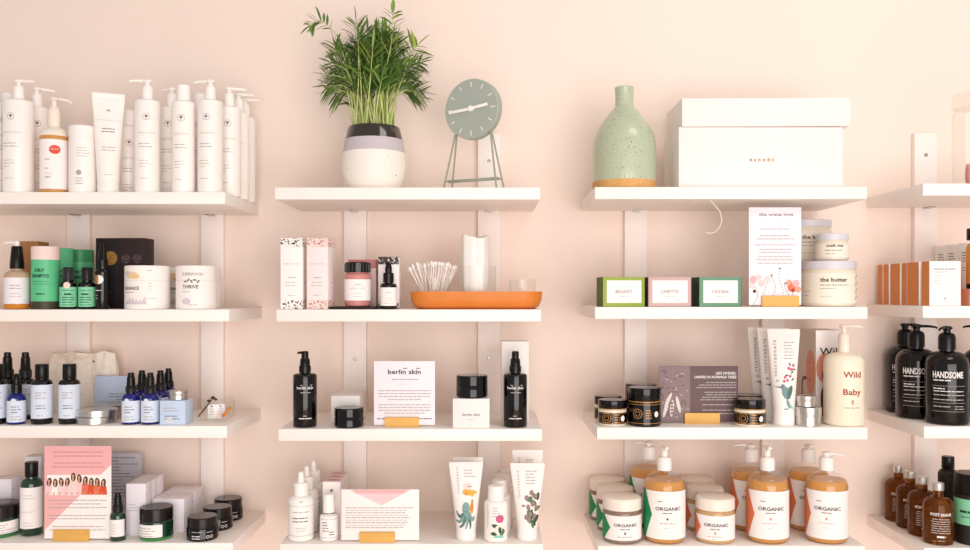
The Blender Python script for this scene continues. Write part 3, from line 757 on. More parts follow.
def octopus_tube():
    def d(s):
        vertical_word(s, -8, 60, 26); s.bars(-2, 11, 70, 3, 3, 'ink_pale', .8, 'l', 4)
        s.disc(4.5, 48, 9, 'ochre', 1, ry=2.8); s.disc(0, 49.6, 4, 'ochre', 1.1, ry=2); s.disc(2, 54, 5, 'blush', .9, ry=4); s.bars(2, 8, 54, 1, 3, 'ink_mid', .8, 'l', 3); s.disc(8, 46, 2, 'ochre', 1.2); s.disc(0, 47.3, 1.6, 'orange_print', 1.3)
        s.disc(8, 33, 2.6, 'orange_print', 1, ry=5.5); s.disc(8.3, 39, 1.5, 'orange_print', 1, ry=2.5); s.disc(8.2, 28.6, 2.6, 'ochre', 1.5, ry=1.2)
        s.disc(0, 32, 5.4, 'octo', 1.8, ry=7); s.disc(1, 26, 7, 'octo', 1.8, ry=4); s.disc(-1.4, 29.5, .8, 'octo_dark', 2.2); s.disc(2, 29.3, .8, 'octo_dark', 2.2)
        for k, (a, b, c) in enumerate((((-4, 26), (-11, 22), (-13, 29)), ((-3, 24), (-10, 17), (-15, 20)), ((-1, 23), (-4, 15), (-10, 14)), ((2, 23), (3, 15), (-1, 13)), ((4, 24), (9, 16), (7, 13)), ((5, 25), (13, 18), (12, 24)))):
            for q in range(9):
                t = q / 8; x = (1 - t) ** 2 * a[0] + 2 * t * (1 - t) * b[0] + t * t * c[0]; y = (1 - t) ** 2 * a[1] + 2 * t * (1 - t) * b[1] + t * t * c[1]
                s.disc(x, y, 2.5 - 1.5 * t, 'octo' if k % 2 else 'octo_dark', 1.9 + .03 * k, n=8)
        s.bars(-6, 4, 7 + 9, 1, 3, 'ink_faint', .6, 'l', 4)
    return squeeze_tube(34.4, 10.2, 78, 10.2, 12, 'white_soft', 'white', d)
def plain_tube(h, w): return squeeze_tube(w, 10.2, h, 10.2, 12, 'white_soft', 'white', lambda s: (vertical_word(s, -8, h * .76, 26), s.bars(-2, 10, h * .88, 3, 3, 'ink_pale', .8, 'l', 4)))
def berry_tube():
    def d(s):
        vertical_word(s, -9, 56, 27, 'ink_mid'); s.bars(-2, 11, 69, 5, 3, 'ink_pale', .8, 'l', 6)
        rg = random.Random(5)
        for x, y in ((5, 48), (-1, 43), (1, 34), (7, 37), (10, 44), (4, 27), (-2, 24), (12, 33), (2, 22), (10, 25)):
            s.disc(x, y, 2.7, 'berry', 2.3, n=10); s.ring(x, y, 1.5, .4, 'ink_mid', 2.7, 8); s.disc(x + .6, y + .6, .7, 'rose', 2.7, n=6)
        for k in range(20):
            x, y = rg.uniform(0, 14), rg.uniform(16, 46); s.disc(x, y, 4.2, rg.choice(['leaf_print', 'leaf_print_dark']), 1.1 + .04 * k, ry=2, rot=rg.uniform(0, 3), n=9)
        s.disc(-5.5, 35, 2.4, 'berry', 1.5, ry=1.2, n=8)
    return squeeze_tube(35, 10.4, 77, 10.4, 12, 'white_soft', 'white', d)
def flower_bottle():
    r = 12; o = bottle('cap_bottle', r, 37, 4, 8, 42, 'white', 2)
    def d(s, h):
        vertical_word(s, -8, 26, 22, 'ink_mid', 1.8); s.bars(-3, 6, 35, 4, 2.8, 'ink_pale', .8, 'l', 3)
        for k in range(7): s.disc(4 + 2.4 * cos(k * .9), 24 + 2.2 * sin(k * .9), 2.1, 'magenta', 1.2 + .05 * k, n=8)
        for k in range(9): s.disc(-2 + 10 * ((k * 37) % 10) / 10, 9 + 9 * ((k * 53) % 10) / 10, 3.6, 'leaf_print' if k % 2 else 'leaf_print_dark', 1.1 + .06 * k, ry=1.8, rot=k, n=8)
        s.disc(2.5, 13, 4, 'butter_label', 1.5, ry=4.6); s.rect(-2, 8, 5, 7.4, 'aqua', 1.6)
    label_on(o, r, 3, 36, 170, d, None)
    MB().lathe([(0, 41.6), (8.3, 41.6), (8, 54), (7.4, 55.4), (0, 55.4)], 'white', 30).build('cap', o); return o
# ---- third column
def speckled_vase():
    o = thing('bottle_vase'); p = [(0, 0), (31.5, 0), (33, 1.2), (33.2, 10), (33.2, 10, 'vase_glaze'), (33.4, 30), (33, 46)]
    for k in range(1, 9):
        t = k / 8; p.append((9.6 + 23.4 * cos(pi / 2 * t) ** .95, 46 + 43 * t))
    p += [(9.4, 94), (9.6, 104), (10.2, 108.4), (9.6, 109.4), (8.2, 109.4), (7.9, 100), (0, 98)]
    MB().lathe(p, 'vase_clay', 56).build('body', o); return o
def gift_box():
    o = thing('storage_box'); w, d = 167, 74
    mb = MB().box(-w / 2, w / 2, -d / 2, d / 2, 0, 63, 'box_white', .5); Surf(mb, flat(-d / 2)).text('e s n o ö t', 1, 28, 4, 'gold_ink', w=25, bold=.02); mb.build('body', o)
    l = MB().box(-85.5, 85.5, -38.5, 38.5, 63.2, 92, 'box_white', .6); l.v = [(x + 5, y, z + .004 * (x + 86)) for x, y, z in l.v]
    l.build('lid', o); return o
def soap_box(edge, side, word):
    def f(s, w, h): s.rect(-w / 2 + 4, w / 2 - 3.6, 4, h - 3.4, 'paper', .6); s.text(word, 0, h / 2 - 1.4, 3.4, 'ink_mid', w=w * .4); s.bars(-7, 7, h / 2 - 4.5, 1, 3, 'ink_faint', .7, 'c', 3); s.rect(-12, 12, 6, 6.3, 'ink_faint', 1.5)
    def l(s, d, h): s.rect(-d / 2, d / 2, .1, h - .1, side, .3)
    return carton('soap_box', 43.5, 24, 30, edge, front=f, left=l, right=l)
def butter_jar(r, h, lines):
    o = thing('butter_jar'); hl = h - (8 if r > 20 else 6.5)
    MB().lathe([(0, 0), (r - 2.4, 0), (r - .5, 1.6), (r, 4), (r, hl - 4), (r - 1.4, hl - 1.4), (r - 1.4, hl), (0, hl)], 'butter', 44).build('body', o)
    def d(s, hh):
        w, y = lines[0], hl * .66; s.text(w, 3, y, 4 if r > 20 else 3, 'ink', w=r * 1.0, bold=.02); s.bars(-r * .4, r * .75, y - 3.5, 1, 3, 'ink_mid', .7, 'l', 3, .9); s.bars(-r * .4, r * .3, y - 7, 1, 3, 'ink_pale', .7, 'l', 5); s.bars(-r * .4, r * .2, y - 15, 1, 3, 'ink_faint', .7, 'l', 5)
        if r > 20:
            for k in range(4): s.disc(r * 1.12, 8 + 7 * k, 1.6, 'ochre', ry=1.2); s.disc(r * 1.2, 10.5 + 7 * k, 1.2, 'berry', 1.2)
            s.bars(-r * 1.1, -r * .7, hl * .4, 2, 4, 'ink_pale', .7, 'l', 7)
    label_on(o, r, 3.4, hl - 4.5, 170, d, 'butter_label')
    MB().lathe([(0, hl - .2), (r - .6, hl - .2), (r - .2, hl), (r - .2, h - .8), (r - .8, h), (r - 2, h), (r - 2.5, h - .5), (0, h - .5)], 'grey_lid', 44).build('lid', o); return o
def black_label_jar(r, h, lid):
    o = thing('cosmetic_jar'); hb = h - lid
    if hb < 22:
        MB().lathe([(0, 0), (r - 1.4, 0), (r, 1.6), (r, hb - 2), (r - 1.2, hb - .4), (0, hb)], 'butter', 44).build('body', o)
    else:
        MB().lathe([(0, 0), (r - 1.4, 0), (r, 1.6), (r, hb - 1.2), (r, hb - 1.2, 'gold'), (r, hb - .4), (0, hb)], 'black_gloss', 44).build('body', o)
    z1 = hb - (4 if hb < 22 else 2.5)
    def d(s, hh):
        s.rect(-hh, hh, z1 - 1, z1 - .5, 'gold'); s.rect(-hh, hh, 3.2, 3.7, 'gold'); q = (z1 + 3) / 2; e = min(5, z1 * .36); u = -r * .42
        s.ring(u, q, e, .7, 'gold'); s.ring(u, q, e * .55, .6, 'gold'); s.bars(u + e + 1.5, u + e + 11, q + 3.4, 4, 2.5, 'gold', .8, 'c', 3); s.disc(r * .78, q - .5, 2.6, 'ink_white', ry=3)
    label_on(o, r, 2.4, z1, 210, d, 'black_gloss')
    MB().lathe([(0, hb - .2), (r - .2, hb - .2), (r, hb + .3), (r, h - .8), (r - .7, h), (0, h)], 'black_gloss', 44).build('lid', o)
    o_lid = next(c for c in o.children if c.name.startswith('lid'))
    MB().lathe([(r - .15, hb - .9), (r + .06, hb - .8), (r + .06, hb - .3), (r - .15, hb - .2)], 'gold', 44).build('gold_band', o_lid); return o
def bird_tube(art):
    def d(s):
        vertical_word(s, -7.5, 68, 36, 'ink', 2.6); s.bars(.5, 12, 84, 6, 3.2, 'ink_pale', .8, 'l', 6); s.disc(-7, 45, 2.4, 'ink_faint', ry=1.2)
        if art:
            s.disc(4, 33, 5.2, 'bird', 1.2, ry=7.2, rot=.6); s.disc(-.5, 39, 3, 'bird', 1.3); s.poly([(-2.5, 39.5), (-13, 39), (-2.5, 38.2)], 'ink', 1.2); s.disc(-1, 39.6, .6, 'ink', 2)
            s.disc(8, 34, 3, 'octo_dark', 1.5, ry=7, rot=-.3); s.disc(7, 22, 2, 'bird', 1.2, ry=5, rot=.5); s.disc(10, 20, 1.2, 'aqua', 1.2, ry=5, rot=.9); s.bars(1, 11, 17, 1, 3, 'octo_dark', 1, 'l', 3)
            for x, y in ((2, 49), (5, 46), (8, 50), (9, 57), (6, 58), (11, 61), (1, 45)): s.disc(x, y, 1.6, 'magenta', 1.5, n=8)
            for k, (x, y) in enumerate(((4, 51), (10, 54), (7, 62), (12, 57), (11, 47))): s.disc(x, y, 2.2, 'leaf_print', 1.2, ry=.9, rot=k, n=8)
        else: s.poly([(-3, 39.5), (-11, 39.2), (-3, 38)], 'ink', 1.2); s.disc(-1, 39, 3, 'bird', 1.1)
    return squeeze_tube(31.6, 10.6, 97.6, 10.8, 14, 'white_soft', 'white', d)
def arch_box():
    def arch(s, u, v, r, w, m, l, a0=0, a1=180):
        p = [(u + r * cos(R(a0 + (a1 - a0) * k / 14)), v + r * sin(R(a0 + (a1 - a0) * k / 14))) for k in range(15)]
        q = [(u + (r - w) * cos(R(a0 + (a1 - a0) * k / 14)), v + (r - w) * sin(R(a0 + (a1 - a0) * k / 14))) for k in range(15)]
        for k in range(14): s.poly([p[k], p[k + 1], q[k + 1], q[k]], m, l)
    def f(s, w, h):
        s.disc(-6, 55, 9.8, 'salmon', .8, ry=16); s.text('Wild', .5, 69, 7.6, 'ink', w=25, bold=.01); s.text('Baby', 3, 44, 7.6, 'ink', w=25, bold=.01)
        arch(s, 8, 26, 19, 3.4, 'maroon', 1.6, 60, 180); s.rect(-11, -7.6, 4, 26, 'maroon', 1.6)
    def l(s, d, h):
        s.rect(-d / 2 + .2, d / 2 - .2, .2, h - .2, 'box_stone', .3); s.disc(9, 50, 14, 'salmon', .9, ry=24); arch(s, -8, 34, 10, 3.4, 'maroon', 1.6, 60, 180); s.rect(-18, -14.6, 4, 34, 'maroon', 1.6)
        for k in range(4): s.text('WILD'[k], 6, 58 - 6 * k, 3, 'red_brown', rot=0)
    return carton('product_box', 32, 47, 95, 'paper', front=f, left=l)
def cream_pump_bottle():
    r = 20; o = thing('pump_bottle')
    MB().lathe([(0, 0), (18, 0), (19.4, 1), (20, 3), (20, 62), (19.6, 66), (18, 69.4), (14, 72), (8, 73.6), (5.6, 74), (5.6, 77), (0, 77)], 'wild_body', 48).build('body', o)
    def d(s, h):
        s.text('Wild', 0, 49.5, 6, 'red_brown', w=18, bold=.015); s.text('Baby', 0, 32, 6, 'red_brown', w=18, bold=.015)
        s.ring(0, 23.8, 1.5, .5, 'red_brown'); s.disc(0, 26, .9, 'red_brown'); s.bars(-8, 8, 19, 1, 3, 'ink_pale', .9, 'c', 3, .95)
    label_on(o, r, 4, 60, 110, d, None)
    pump(o, 74, 6, 20, 19, 0, 'cream_white', 4.6, 4.5, 1.2); return o
def organic_print(h0, h1, r, col, small):
    def d(s, h):
        m = (h0 + h1) / 2; e = 9 if not small else 6.5
        s.poly([(-h, h0), (-r * 1.07, h0), (-r * .62, m), (-r * 1.07, h1), (-h, h1)], col, .9)
        s.text('ORGANIC', 4, m + (5 if not small else 1.6), 3.4 if not small else 3, 'ink', w=r * 1.25, bold=.02)
        s.bars(-2, 8, m + (2.4 if not small else -1), 1, 3, 'ink_mid', .9, 'c', 3, .95); s.disc(3, m - (3.4 if not small else 5), .9, 'ink' if 'green' in col else 'coral', ry=1.4)
        s.bars(-5, 11, m - (8 if not small else 8.6), 1, 3, 'ink_pale' if 'green' in col else 'pink', .8, 'c', 4, .95); s.bars(-2, 7, m - (12.5 if not small else 11), 1, 3, 'ink_faint', .6, 'c', 4)
        if not small: s.bars(-7, -2, m + 14, 1, 3, 'ink_mid', .8, 'l', 2, .95)
    return d
def organic_jar(col, scrub):
    r = 19.8; o = thing('scrub_jar')
    MB().lathe([(0, 0), (r - 2.4, 0), (r - .4, 1.4), (r, 3.6), (r, 30), (r - 1.4, 32.4), (r - 1.6, 33.2), (0, 33.2)], scrub, 48).build('body', o)
    label_on(o, r, 4, 28.5, 190, organic_print(4, 28.5, r, col, True), 'paper')
    MB().lathe([(0, 33), (r - .4, 33), (r, 33.4), (r, 42.6), (r - .6, 44.4), (r - 2.2, 45.4), (0, 45.6)], 'cream_white', 48).build('lid', o); return o
def organic_pump_bottle(col, ang, low=False, liquid='soap_liquid'):
    r = 21; o = thing('pump_bottle')
    P = prof(r, 55.5, 13.5, 7, 72, 3)
    MB().lathe([(max(0, a - .0), b) for a, b in P], 'glass', 48).build('body', o)
    MB().lathe([(0, .6), (r - 3.4, .6), (r - .7, 3.4), (r - .7, 55.5), (r - 1.1, 59), (r - 2.2, 62.2), (0, 62.4)], liquid, 48).build('liquid', o)
    label_on(o, r, 5.5, 53.5, 190, organic_print(5.5, 53.5, r, col, False), 'paper')
    pump(o, 71.6, 7.4, 14, 17, ang, 'white', 4.8, 1 if low else 7, 1.4); return o
# ---- fourth column
def front_carton(d, text):
    def f(s, w, h):
        if text: s.bars(-12, 11, h - 8, 1, 3, 'ink_mid', .8, 'l', 2, .95); s.bars(-11, 8, h - 11, 1, 3, 'ink_pale', .6, 'l', 3); s.rect(-13, 12, h - 14.6, h - 14.3, 'ink_faint'); s.bars(-12, -5, h - 17, 3, 2.6, 'ink_faint', .6, 'l', 5); s.ring(0, 6.5, 1.8, .4, 'ink_pale'); s.disc(-.6, 7.4, .6, 'ink_mid')
    def l(s, d, h): s.rect(-d / 2 + .3, d / 2 - .7, .1, h - .2, 'carton_orange', .4)
    return carton('product_carton', 31.5, d, 45, 'paper', front=f, left=l, right=l)
def hand_tube(): return squeeze_tube(15, 6, 66, 6.2, 12, 'tube_grey', 'white', lambda s: (s.bars(-4, 4, 56, 4, 3, 'ink_mid', .9, 'l', 3), s.bars(-4, 4, 40, 2, 3, 'ink_pale', .8, 'l', 5)))
def amber_tall_bottle():
    o = thing('cap_bottle'); MB().lathe([(0, 0), (8.4, 0), (8.6, .4), (8.6, 5), (8.6, 5, 'amber_liquid'), (8.6, 42), (7, 46), (4, 47.5), (4, 50), (0, 50)], 'black_plastic', 32).build('body', o)
    screw_cap(o, 49.8, 8.2, 12, 'black_plastic'); return o
def handsome_bottle(ang):
    r = 20.9; o = thing('pump_bottle')
    MB().lathe(prof(r, 60, 14, 7, 76, 3.5), 'black_brown', 52).build('body', o)
    def d(s, h):
        s.text('HANDSOME', 1, 48, 6.2, 'ink_white', w=29, bold=.03, l=2); s.bars(-13, 5, 45.4, 1, 3, 'ink_white', 1.1, 'l', 3, .95)
        s.rect(-14, 18, 39.6, 39.9, 'ink_grey_white'); s.bars(-13, -1, 37, 1, 3, 'ink_white', 1, 'l', 4, .9); s.bars(-13, 16, 34.4, 1, 3, 'ink_white', .8, 'l', 6, .95)
        s.bars(-13, 17, 30.6, 1, 3, 'ink_grey_white', .9, 'l', 6, .95); s.bars(-13, 17, 26, 1, 3, 'ink_grey_white', .9, 'l', 8, .95); s.rect(-14, 18, 22.6, 22.9, 'ink_grey_white'); s.bars(-13, 4, 19, 1, 3, 'ink_grey_white', .9, 'l', 9, .9); s.bars(7, 17, 19.4, 2, 2.6, 'ink_grey_white', .8, 'l', 9, .9); s.rect(-14, 18, 14, 14.3, 'ink_grey_white')
    label_on(o, r, 8, 56, 140, d, None)
    pump(o, 75.6, 8.2, 17, 20, ang, 'black_plastic', 5, 3.4, 1.6); return o
def amber_flask(text):
    r = 14.6; o = thing('apothecary_bottle')
    MB().lathe(prof(r, 38, 9, 5, 54, 2.4), 'amber_glass', 44).build('body', o)
    def d(s, h):
        s.text('POST SHAVE', 1, 30, 2.8, 'ink_white', w=20, bold=.03); s.bars(-9, 11, 26.6, 7, 2.3, 'ink_grey_white', .8, 'c', 3, .8); s.bars(-3, 5, 9, 1, 2, 'ink_white', 1.8, 'c', 2, .95); s.bars(-4, 6, 5, 1, 2, 'ink_grey_white', .7, 'c', 4)
    label_on(o, r, 4, 36, 130, d, None)
    MB().lathe([(0, 53.6), (5.6, 53.6), (5.7, 54), (5.7, 60.4), (5.2, 61), (0, 61)], 'silver_lid', 30).build('cap', o); return o
mat('amber_inner', '#8A4A1C', .2, trans=.55, ior=1.3)
def dark_pomade():
    r = 17; o = thing('cosmetic_canister'); MB().lathe([(0, 0), (r - .8, 0), (r, .8), (r, 50), (0, 50)], 'black_matte', 44).build('body', o)
    label_on(o, r, 20, 46, 240, lambda s, h: (s.bars(-12, 4, 33.4, 1, 2, 'mint_ink', 2.4, 'l', 2, .95), s.bars(-11, 4, 28, 1, 3, 'mint_ink', .8, 'l', 3)), 'mint_pale')
    screw_cap(o, 50, r - .5, 21, 'black_plastic', n=44, name='lid'); return o
def dark_flask():
    o = bottle('cap_bottle', 10, 58, 6, 5, 65, 'black_matte', 1.5); screw_cap(o, 64.8, 6.4, 13, 'black_plastic')
    return o
def apothecary_jar():
    o = thing('glass_jar'); r = 20.5
    MB().lathe([(0, 0), (r - 2, 0), (r, 2), (r, 74), (r - 1.5, 78), (r - 1.5, 81), (r - 2.4, 81), (r - 2.4, 77.6), (r - .9, 73.6), (r - .9, 3), (r - 2.4, 1.6), (0, 1.6)], 'glass', 44).build('body', o)
    MB().lathe([(0, 81.2), (r - .6, 81.2), (r, 82), (r, 87), (r - .6, 88), (r - 1, 94), (r - 3, 97), (0, 98)], 'glass_frost', 44).build('lid', o); return o
def pink_packet(): 
    mb = MB(); mb.loft([rrect(5, 3, 1.5, 0), rrect(6, 4, 2, 8), rrect(6, 3, 2, 18), rrect(5.6, .6, .5, 22)], 'rose'); return mb.build('pink_packet')

# ================================================================ cards
def card_pink_people(s, w, h):
    s.poly([(-w / 2, h * .09), (-w / 2, h - .2), (w / 2, h - .2), (w / 2, h * .80)], 'pink', .8)
    s.poly([(-w / 2 + .1, 0.2), (w / 2 - .1, .2), (w / 2 - .1, h * .82), (-w / 2 + .1, h * .1)], 'paper', .2)
    for k, v in enumerate((h - 6, h - 10)): s.bars(-w * .42, w * .42, v, 1, 3, 'rose_deep', .8, 'c', 3 + k, .85)
    for k, v in enumerate((h - 17, h - 21)): s.bars(-w * .46, w * .46, v, 1, 3, 'rose_deep', .8, 'c', 8 + k, .7)
    s.rect(-w * .46, w * .43, h * .47, h * .69, 'paper', 1.2)
    cols = ['pink_light', 'paper', 'blush', 'pink_light', 'blush', 'pink_light', 'coral', 'orange_red', 'coral', 'orange_red']
    for k in range(10):
        u = -w * .43 + w * .09 * k; hh = (0, -1, 0, 0, 5, 3.5, 1.5, 0, 0, -1)[k]; b = h * .475; t = h * .655 + hh
        s.poly([(u - 4, b), (u + 4, b), (u + 3.4, t - 8), (u + 1.8, t - 5), (u - 1.8, t - 5), (u - 3, t - 8)], cols[k], 1.5 + .06 * k)
        s.rect(u - 1.6, u - .5, b - .2, b + 2.6, 'skin', 2.4); s.disc(u + .3, t - 4, 2.5, 'hair', 2.4, ry=4.4, rot=.15 * (k % 3 - 1)); s.disc(u, t - 2.9, 1.3, 'skin', 3, ry=1.6); s.poly([(u - 1, t - 7.6), (u + 1, t - 7.6), (u + .7, t - 4.4), (u - .7, t - 4.4)], 'skin', 2.8)
    for k, v in enumerate((h * .415, h * .375, h * .335, h * .25, h * .215, h * .13, h * .095)): s.bars(-w * .45, w * .44, v, 1, 3, 'ink_pale', .8, 'c', 20 + k, .75)
def card_berlin(s, w, h):
    s.text('berlin skin', 0, h - 13, 4.6, 'ink', w=w * .54, bold=.015); s.rect(-1.2, 2.6, h - 7.6, h - 6.9, 'ink', 2); s.rect(12, 15.6, h - 7.6, h - 6.9, 'ink', 2)
    s.bars(-13, 14, h - 18.5, 1, 3, 'ink_pale', .9, 'c', 2, .95); s.rect(-7, 6, h - 23.6, h - 23.3, 'ink_faint')
    for k, v in enumerate((30, 33, 36, 39, 44.4, 47.2, 50, 52.8)): s.bars(-w * .45, w * .45, h - v, 1, 3, 'ink_pale', .8, 'c', 5 + k, .5 if k in (3, 7) else .9)
    s.bars(-w * .46, w * .46, h - 58.5, 1, 3, 'ink_mid', 1, 'c', 31, .98)
def card_envelope(s, w, h):
    s.poly([(-w / 2 + 8, h - .2), (w / 2 - 8, h - .2), (w * .02, h - 16)], 'pink_light', .6); s.poly([(-w / 2 + 12, h - .2), (w / 2 - 12, h - .2), (w / 2 - 16, h - 4), (-w / 2 + 15, h - 4)], 'pink', .9)
    for k in range(9): s.bars(-w * .44, w * .46, h - 18.5 - k * 2.5, 1, 3, 'ink_pale' if k % 2 == 0 else 'ink_faint', .8, 'l', 6 + k, .8)
    s.rect(-w / 2 + .2, -w / 2 + 1.4, .2, h - .2, 'pink_light', .7)
def card_flowers(s, w, h):
    s.text('the urana love', 1, h - 8.5, 3, 'ink_mid', w=w * .66, bold=.01)
    for k, v in enumerate((22, 28.5, 32, 38, 42.5, 45.5, 50, 53, 56.5)): s.bars(-w * .42, w * .42, h - v, 1, 3, 'ink_pale', .7, 'c', 3 + k, .6)
    rg = random.Random(3)
    for x, top in ((-20, 24), (-10, 27), (-2, 30), (6, 37), (12, 22), (20, 21)):
        for q in range(12): s.disc(x + 2.2 * sin(q * .5 + x), top * q / 12, .55, 'ink_mid', 1 + .01 * q, n=6)
        s.disc(x + 2.2 * sin(6 + x), top, 1.6, 'ink_mid', 1.3, ry=.8, rot=x, n=8)
    for x, y, r_, m in ((-22, 26, 3.4, 'pink'), (-17, 28, 2.6, 'pink_light'), (-14, 22, 3, 'pink_light'), (-8, 26, 3, 'blush'), (17, 18, 4.2, 'coral'), (21, 22, 3.4, 'pink'), (23, 16, 3, 'salmon'), (-24, 20, 2.4, 'blush'), (14, 23, 2.6, 'salmon')):
        for k in range(6): s.disc(x + r_ * .6 * cos(k), y + r_ * .6 * sin(k), r_ * .55, m, 1.4 + .02 * k, n=8)
    s.disc(18, 15, 2, 'red_brown', 1.8); s.disc(-21, 14, 1.6, 'hair', 1.8)
def card_plum(s, w, h):
    rg = random.Random(9); s.rect(-w / 2 + .2, -w / 2 + 32, .2, h - .2, 'card_plum_mid', .4)
    for k in range(70):
        u, v = rg.uniform(-w / 2 + 2, -w / 2 + 30), rg.uniform(4, h - 3); s.disc(u, v, rg.uniform(1, 2.6), rg.choice(['card_plum', 'card_plum_mid', 'ink_pale', 'card_plum']), .7 + .008 * k, ry=.7, rot=rg.uniform(0, 3), n=7)
    for q, (u, v, rt) in enumerate(((-34, 13, 1.3), (-27.5, 14, 1.5), (-21, 18, 1.8), (-31.5, 22, 1.15))): s.disc(u, v, 9, 'pod', 1.7 + .25 * q, ry=1.8, rot=rt)
    for k in range(4): s.disc(-27.5, 9 + 3.4 * k, 1.2, 'card_plum', 3, n=8)
    s.text('LIKE MINDED,', w / 2 - 2, h - 8.6, 2.6, 'ink_white', w=21, al='r', bold=.02); s.text('UNIFIED IN MORINGA TREES', w / 2 - 2, h - 12.6, 2.6, 'ink_white', w=43, al='r', bold=.02)
    for k, v in enumerate((17, 19.6, 22.2, 27, 29.6, 32.2, 34.8, 40, 45.5, 49)): s.bars(-6, w / 2 - 2, h - v, 1, 3, 'ink_grey_white', .8, 'r', 4 + k, .6)
def card_text_grey(s, w, h):
    for k in range(15): s.bars(-w * .42, w * .44, h - 5 - 3.6 * k, 1, 3, 'ink_mid', .9, 'l', k, .4)

# ================================================================ the setting
def quad(name, vs, m): o = MB().add([(a / U, b / U, c / U) for a, b, c in vs], [(0, 1, 2, 3)], m).build(name); return struct(o)
def slab(name, x0, x1, y0, y1, z0, z1, m): return struct(MB().box(x0 / U, x1 / U, y0 / U, y1 / U, z0 / U, z1 / U, m, 0).build(name))
slab('wall_back', -3.2, 3.2, WALL, WALL + .12, 0, 3.0, 'wall_paint')
slab('floor', -3.2, 3.2, -4.5, WALL + .12, -.1, 0, 'floor_wood')

# uprights: (pixel centre, label, screw heights in pixels)
UP_H = 22.4 * (DIST + BACK) / DIST
for px, lab, screws in ((78, 'white wooden upright on the wall behind the pink card with the row of women', ()),
                        (212, 'white wooden upright on the wall behind the three black jars and the glass bowl', ()),
                        (355, 'white wooden upright on the wall above the rose jar, below the potted palm', (359,)),
                        (489, 'white wooden upright on the wall with a screw head below the round clock', (161, 358)),
                        (636, 'white wooden upright on the wall below the speckled green vase', ()),
                        (773.5, 'white wooden upright on the wall below the big white storage box', ()),
                        (926, 'white wooden upright rising above its shelf beside the clear glass jar', (155,))):
    o = thing('shelf_upright'); o.location = (X(px, BACK), BACK, 0)
    zt = Z(133, BACK) / U; th = (WALL - BACK) / U - .1
    MB().box(-UP_H / 2, UP_H / 2, 0, th, .2, zt, 'upright_white', .5).build('board', o)
    for sy in screws:
        z = Z(sy, BACK) / U; mb = MB().lathe([(0, 0), (2.2, 0), (1.7, .7), (0, .8)], 'steel', 16)
        mb.v = [(x, -q, z + y) for x, y, q in mb.v]; mb.f = [f[::-1] for f in mb.f]
        Surf(mb, lambda u, v, l: (u, -.9, z + v)).rect(-1.5, 1.5, -.25, .25, 'ink'); mb.build('screw', o)
    tag(o, lab, 'upright', 'white uprights that carry the shelves')

TH = 12 * U
CARRIES = {(1, 1): 'the crowd of white pump bottles', (1, 2): 'the green powder tubes and two white jars', (1, 3): 'the blue bottles and the silver tins', (1, 4): 'the pink card with women and green jars',
           (2, 1): 'the potted palm and the clock', (2, 2): 'the orange tray and two patterned boxes', (2, 3): 'two black bottles and a square white card', (2, 4): 'white spout bottles and illustrated tubes',
           (3, 1): 'the green vase and big white box', (3, 2): 'three soap boxes and cream butter jars', (3, 3): 'the dark plum card and cream pump bottle', (3, 4): 'amber pump bottles and scrub jars',
           (4, 1): 'the clear glass jar', (4, 2): 'the row of orange-sided cartons', (4, 3): 'the large black pump bottles', (4, 4): 'the amber bottles with silver caps'}
UPX = {1: (78, 212), 2: (355, 489), 3: (636, 773.5), 4: (926,)}
for (b, r), (py, xa, xb) in SHELF.items():
    o = thing('wall_shelf'); zt = Z(py); xl, xr = X(xa), X(xb); o.location = ((xl + xr) / 2, 0, zt - TH)
    w = (xr - xl) / U
    mb = MB().box(-w / 2, w / 2, 0, BACK / U - .15, 0, 12, 'shelf_white', .35)      # the board reaches the wall between the uprights
    cuts = [-w / 2 + .2] + [q for up in UPX[b] for q in ((X(up, BACK) - o.location.x) / U - UP_H / 2 - .4, (X(up, BACK) - o.location.x) / U + UP_H / 2 + .4)] + [w / 2 - .2]
    for q0, q1 in zip(cuts[::2], cuts[1::2]):
        if q1 > q0: mb.box(q0, q1, BACK / U - .6, WALL / U - .1, .2, 11.98, 'shelf_white', 0)
    mb.build('board', o)
    for up in UPX[b]:
        cx = (X(up, BACK) - o.location.x) / U
        MB().box(cx - 4, cx + 4, BACK / U - 14, BACK / U - .3, -1.2, -.05, 'steel', .2).build('bracket', o)
    tag(o, 'white shelf board carrying ' + CARRIES[(b, r)], 'shelf', 'white wall shelves')

# ================================================================ column 1
HP = 'white hair care bottles on the top shelf'
def hp(px, y, r, ang, rz, lab): put(make(hair_pump_bottle, r, ang), (1, 1), px, y, lab, 'bottle', HP, rz)
def hc(px, y, r, rz, lab, hs=91): put(make(hair_cap_bottle, r, hs), (1, 1), px, y, lab, 'bottle', HP, rz)
hc(-11.5, .03, 14.3, 60, 'white bottle cut by the picture edge, in the front row')
hc(6, .1, 12.2, 0, 'white capped bottle peeping out behind the outermost front pump bottle')
hp(18.7, .03, 14.5, 0, -30, 'white pump bottle in the front row beside the bottle with the red oval')
hp(37, .098, 12.4, 0, 0, 'white pump bottle standing behind the bottle with the red oval sticker')
put(make(honey_pump_bottle), (1, 1), 54.2, .03, 'pump bottle with honey-coloured liquid, white label and red oval sticker', 'bottle', HP)
put(make(canister), (1, 1), 83, .032, 'short white canister between the red oval bottle and the white tube', 'canister', None)
put(make(hair_tube), (1, 1), 108.5, .03, 'white squeeze tube standing on its cap among the white bottles', 'tube')
hc(129, .095, 10, 0, 'short white capped bottle seen between the squeeze tube and a pump bottle', 72)
hp(147.5, .03, 12.4, 180, -6, 'white pump bottle next to the squeeze tube, its spout turned toward the tube')
hp(172, .1, 12.4, 200, -20, 'white pump bottle half hidden behind the front capped bottle')
hc(183.5, .03, 11.4, -12, 'white bottle with a plain cylindrical cap in the front row')
hc(199.5, .105, 11, -30, 'white capped bottle whose cap shows between the front capped bottle and last front pump')
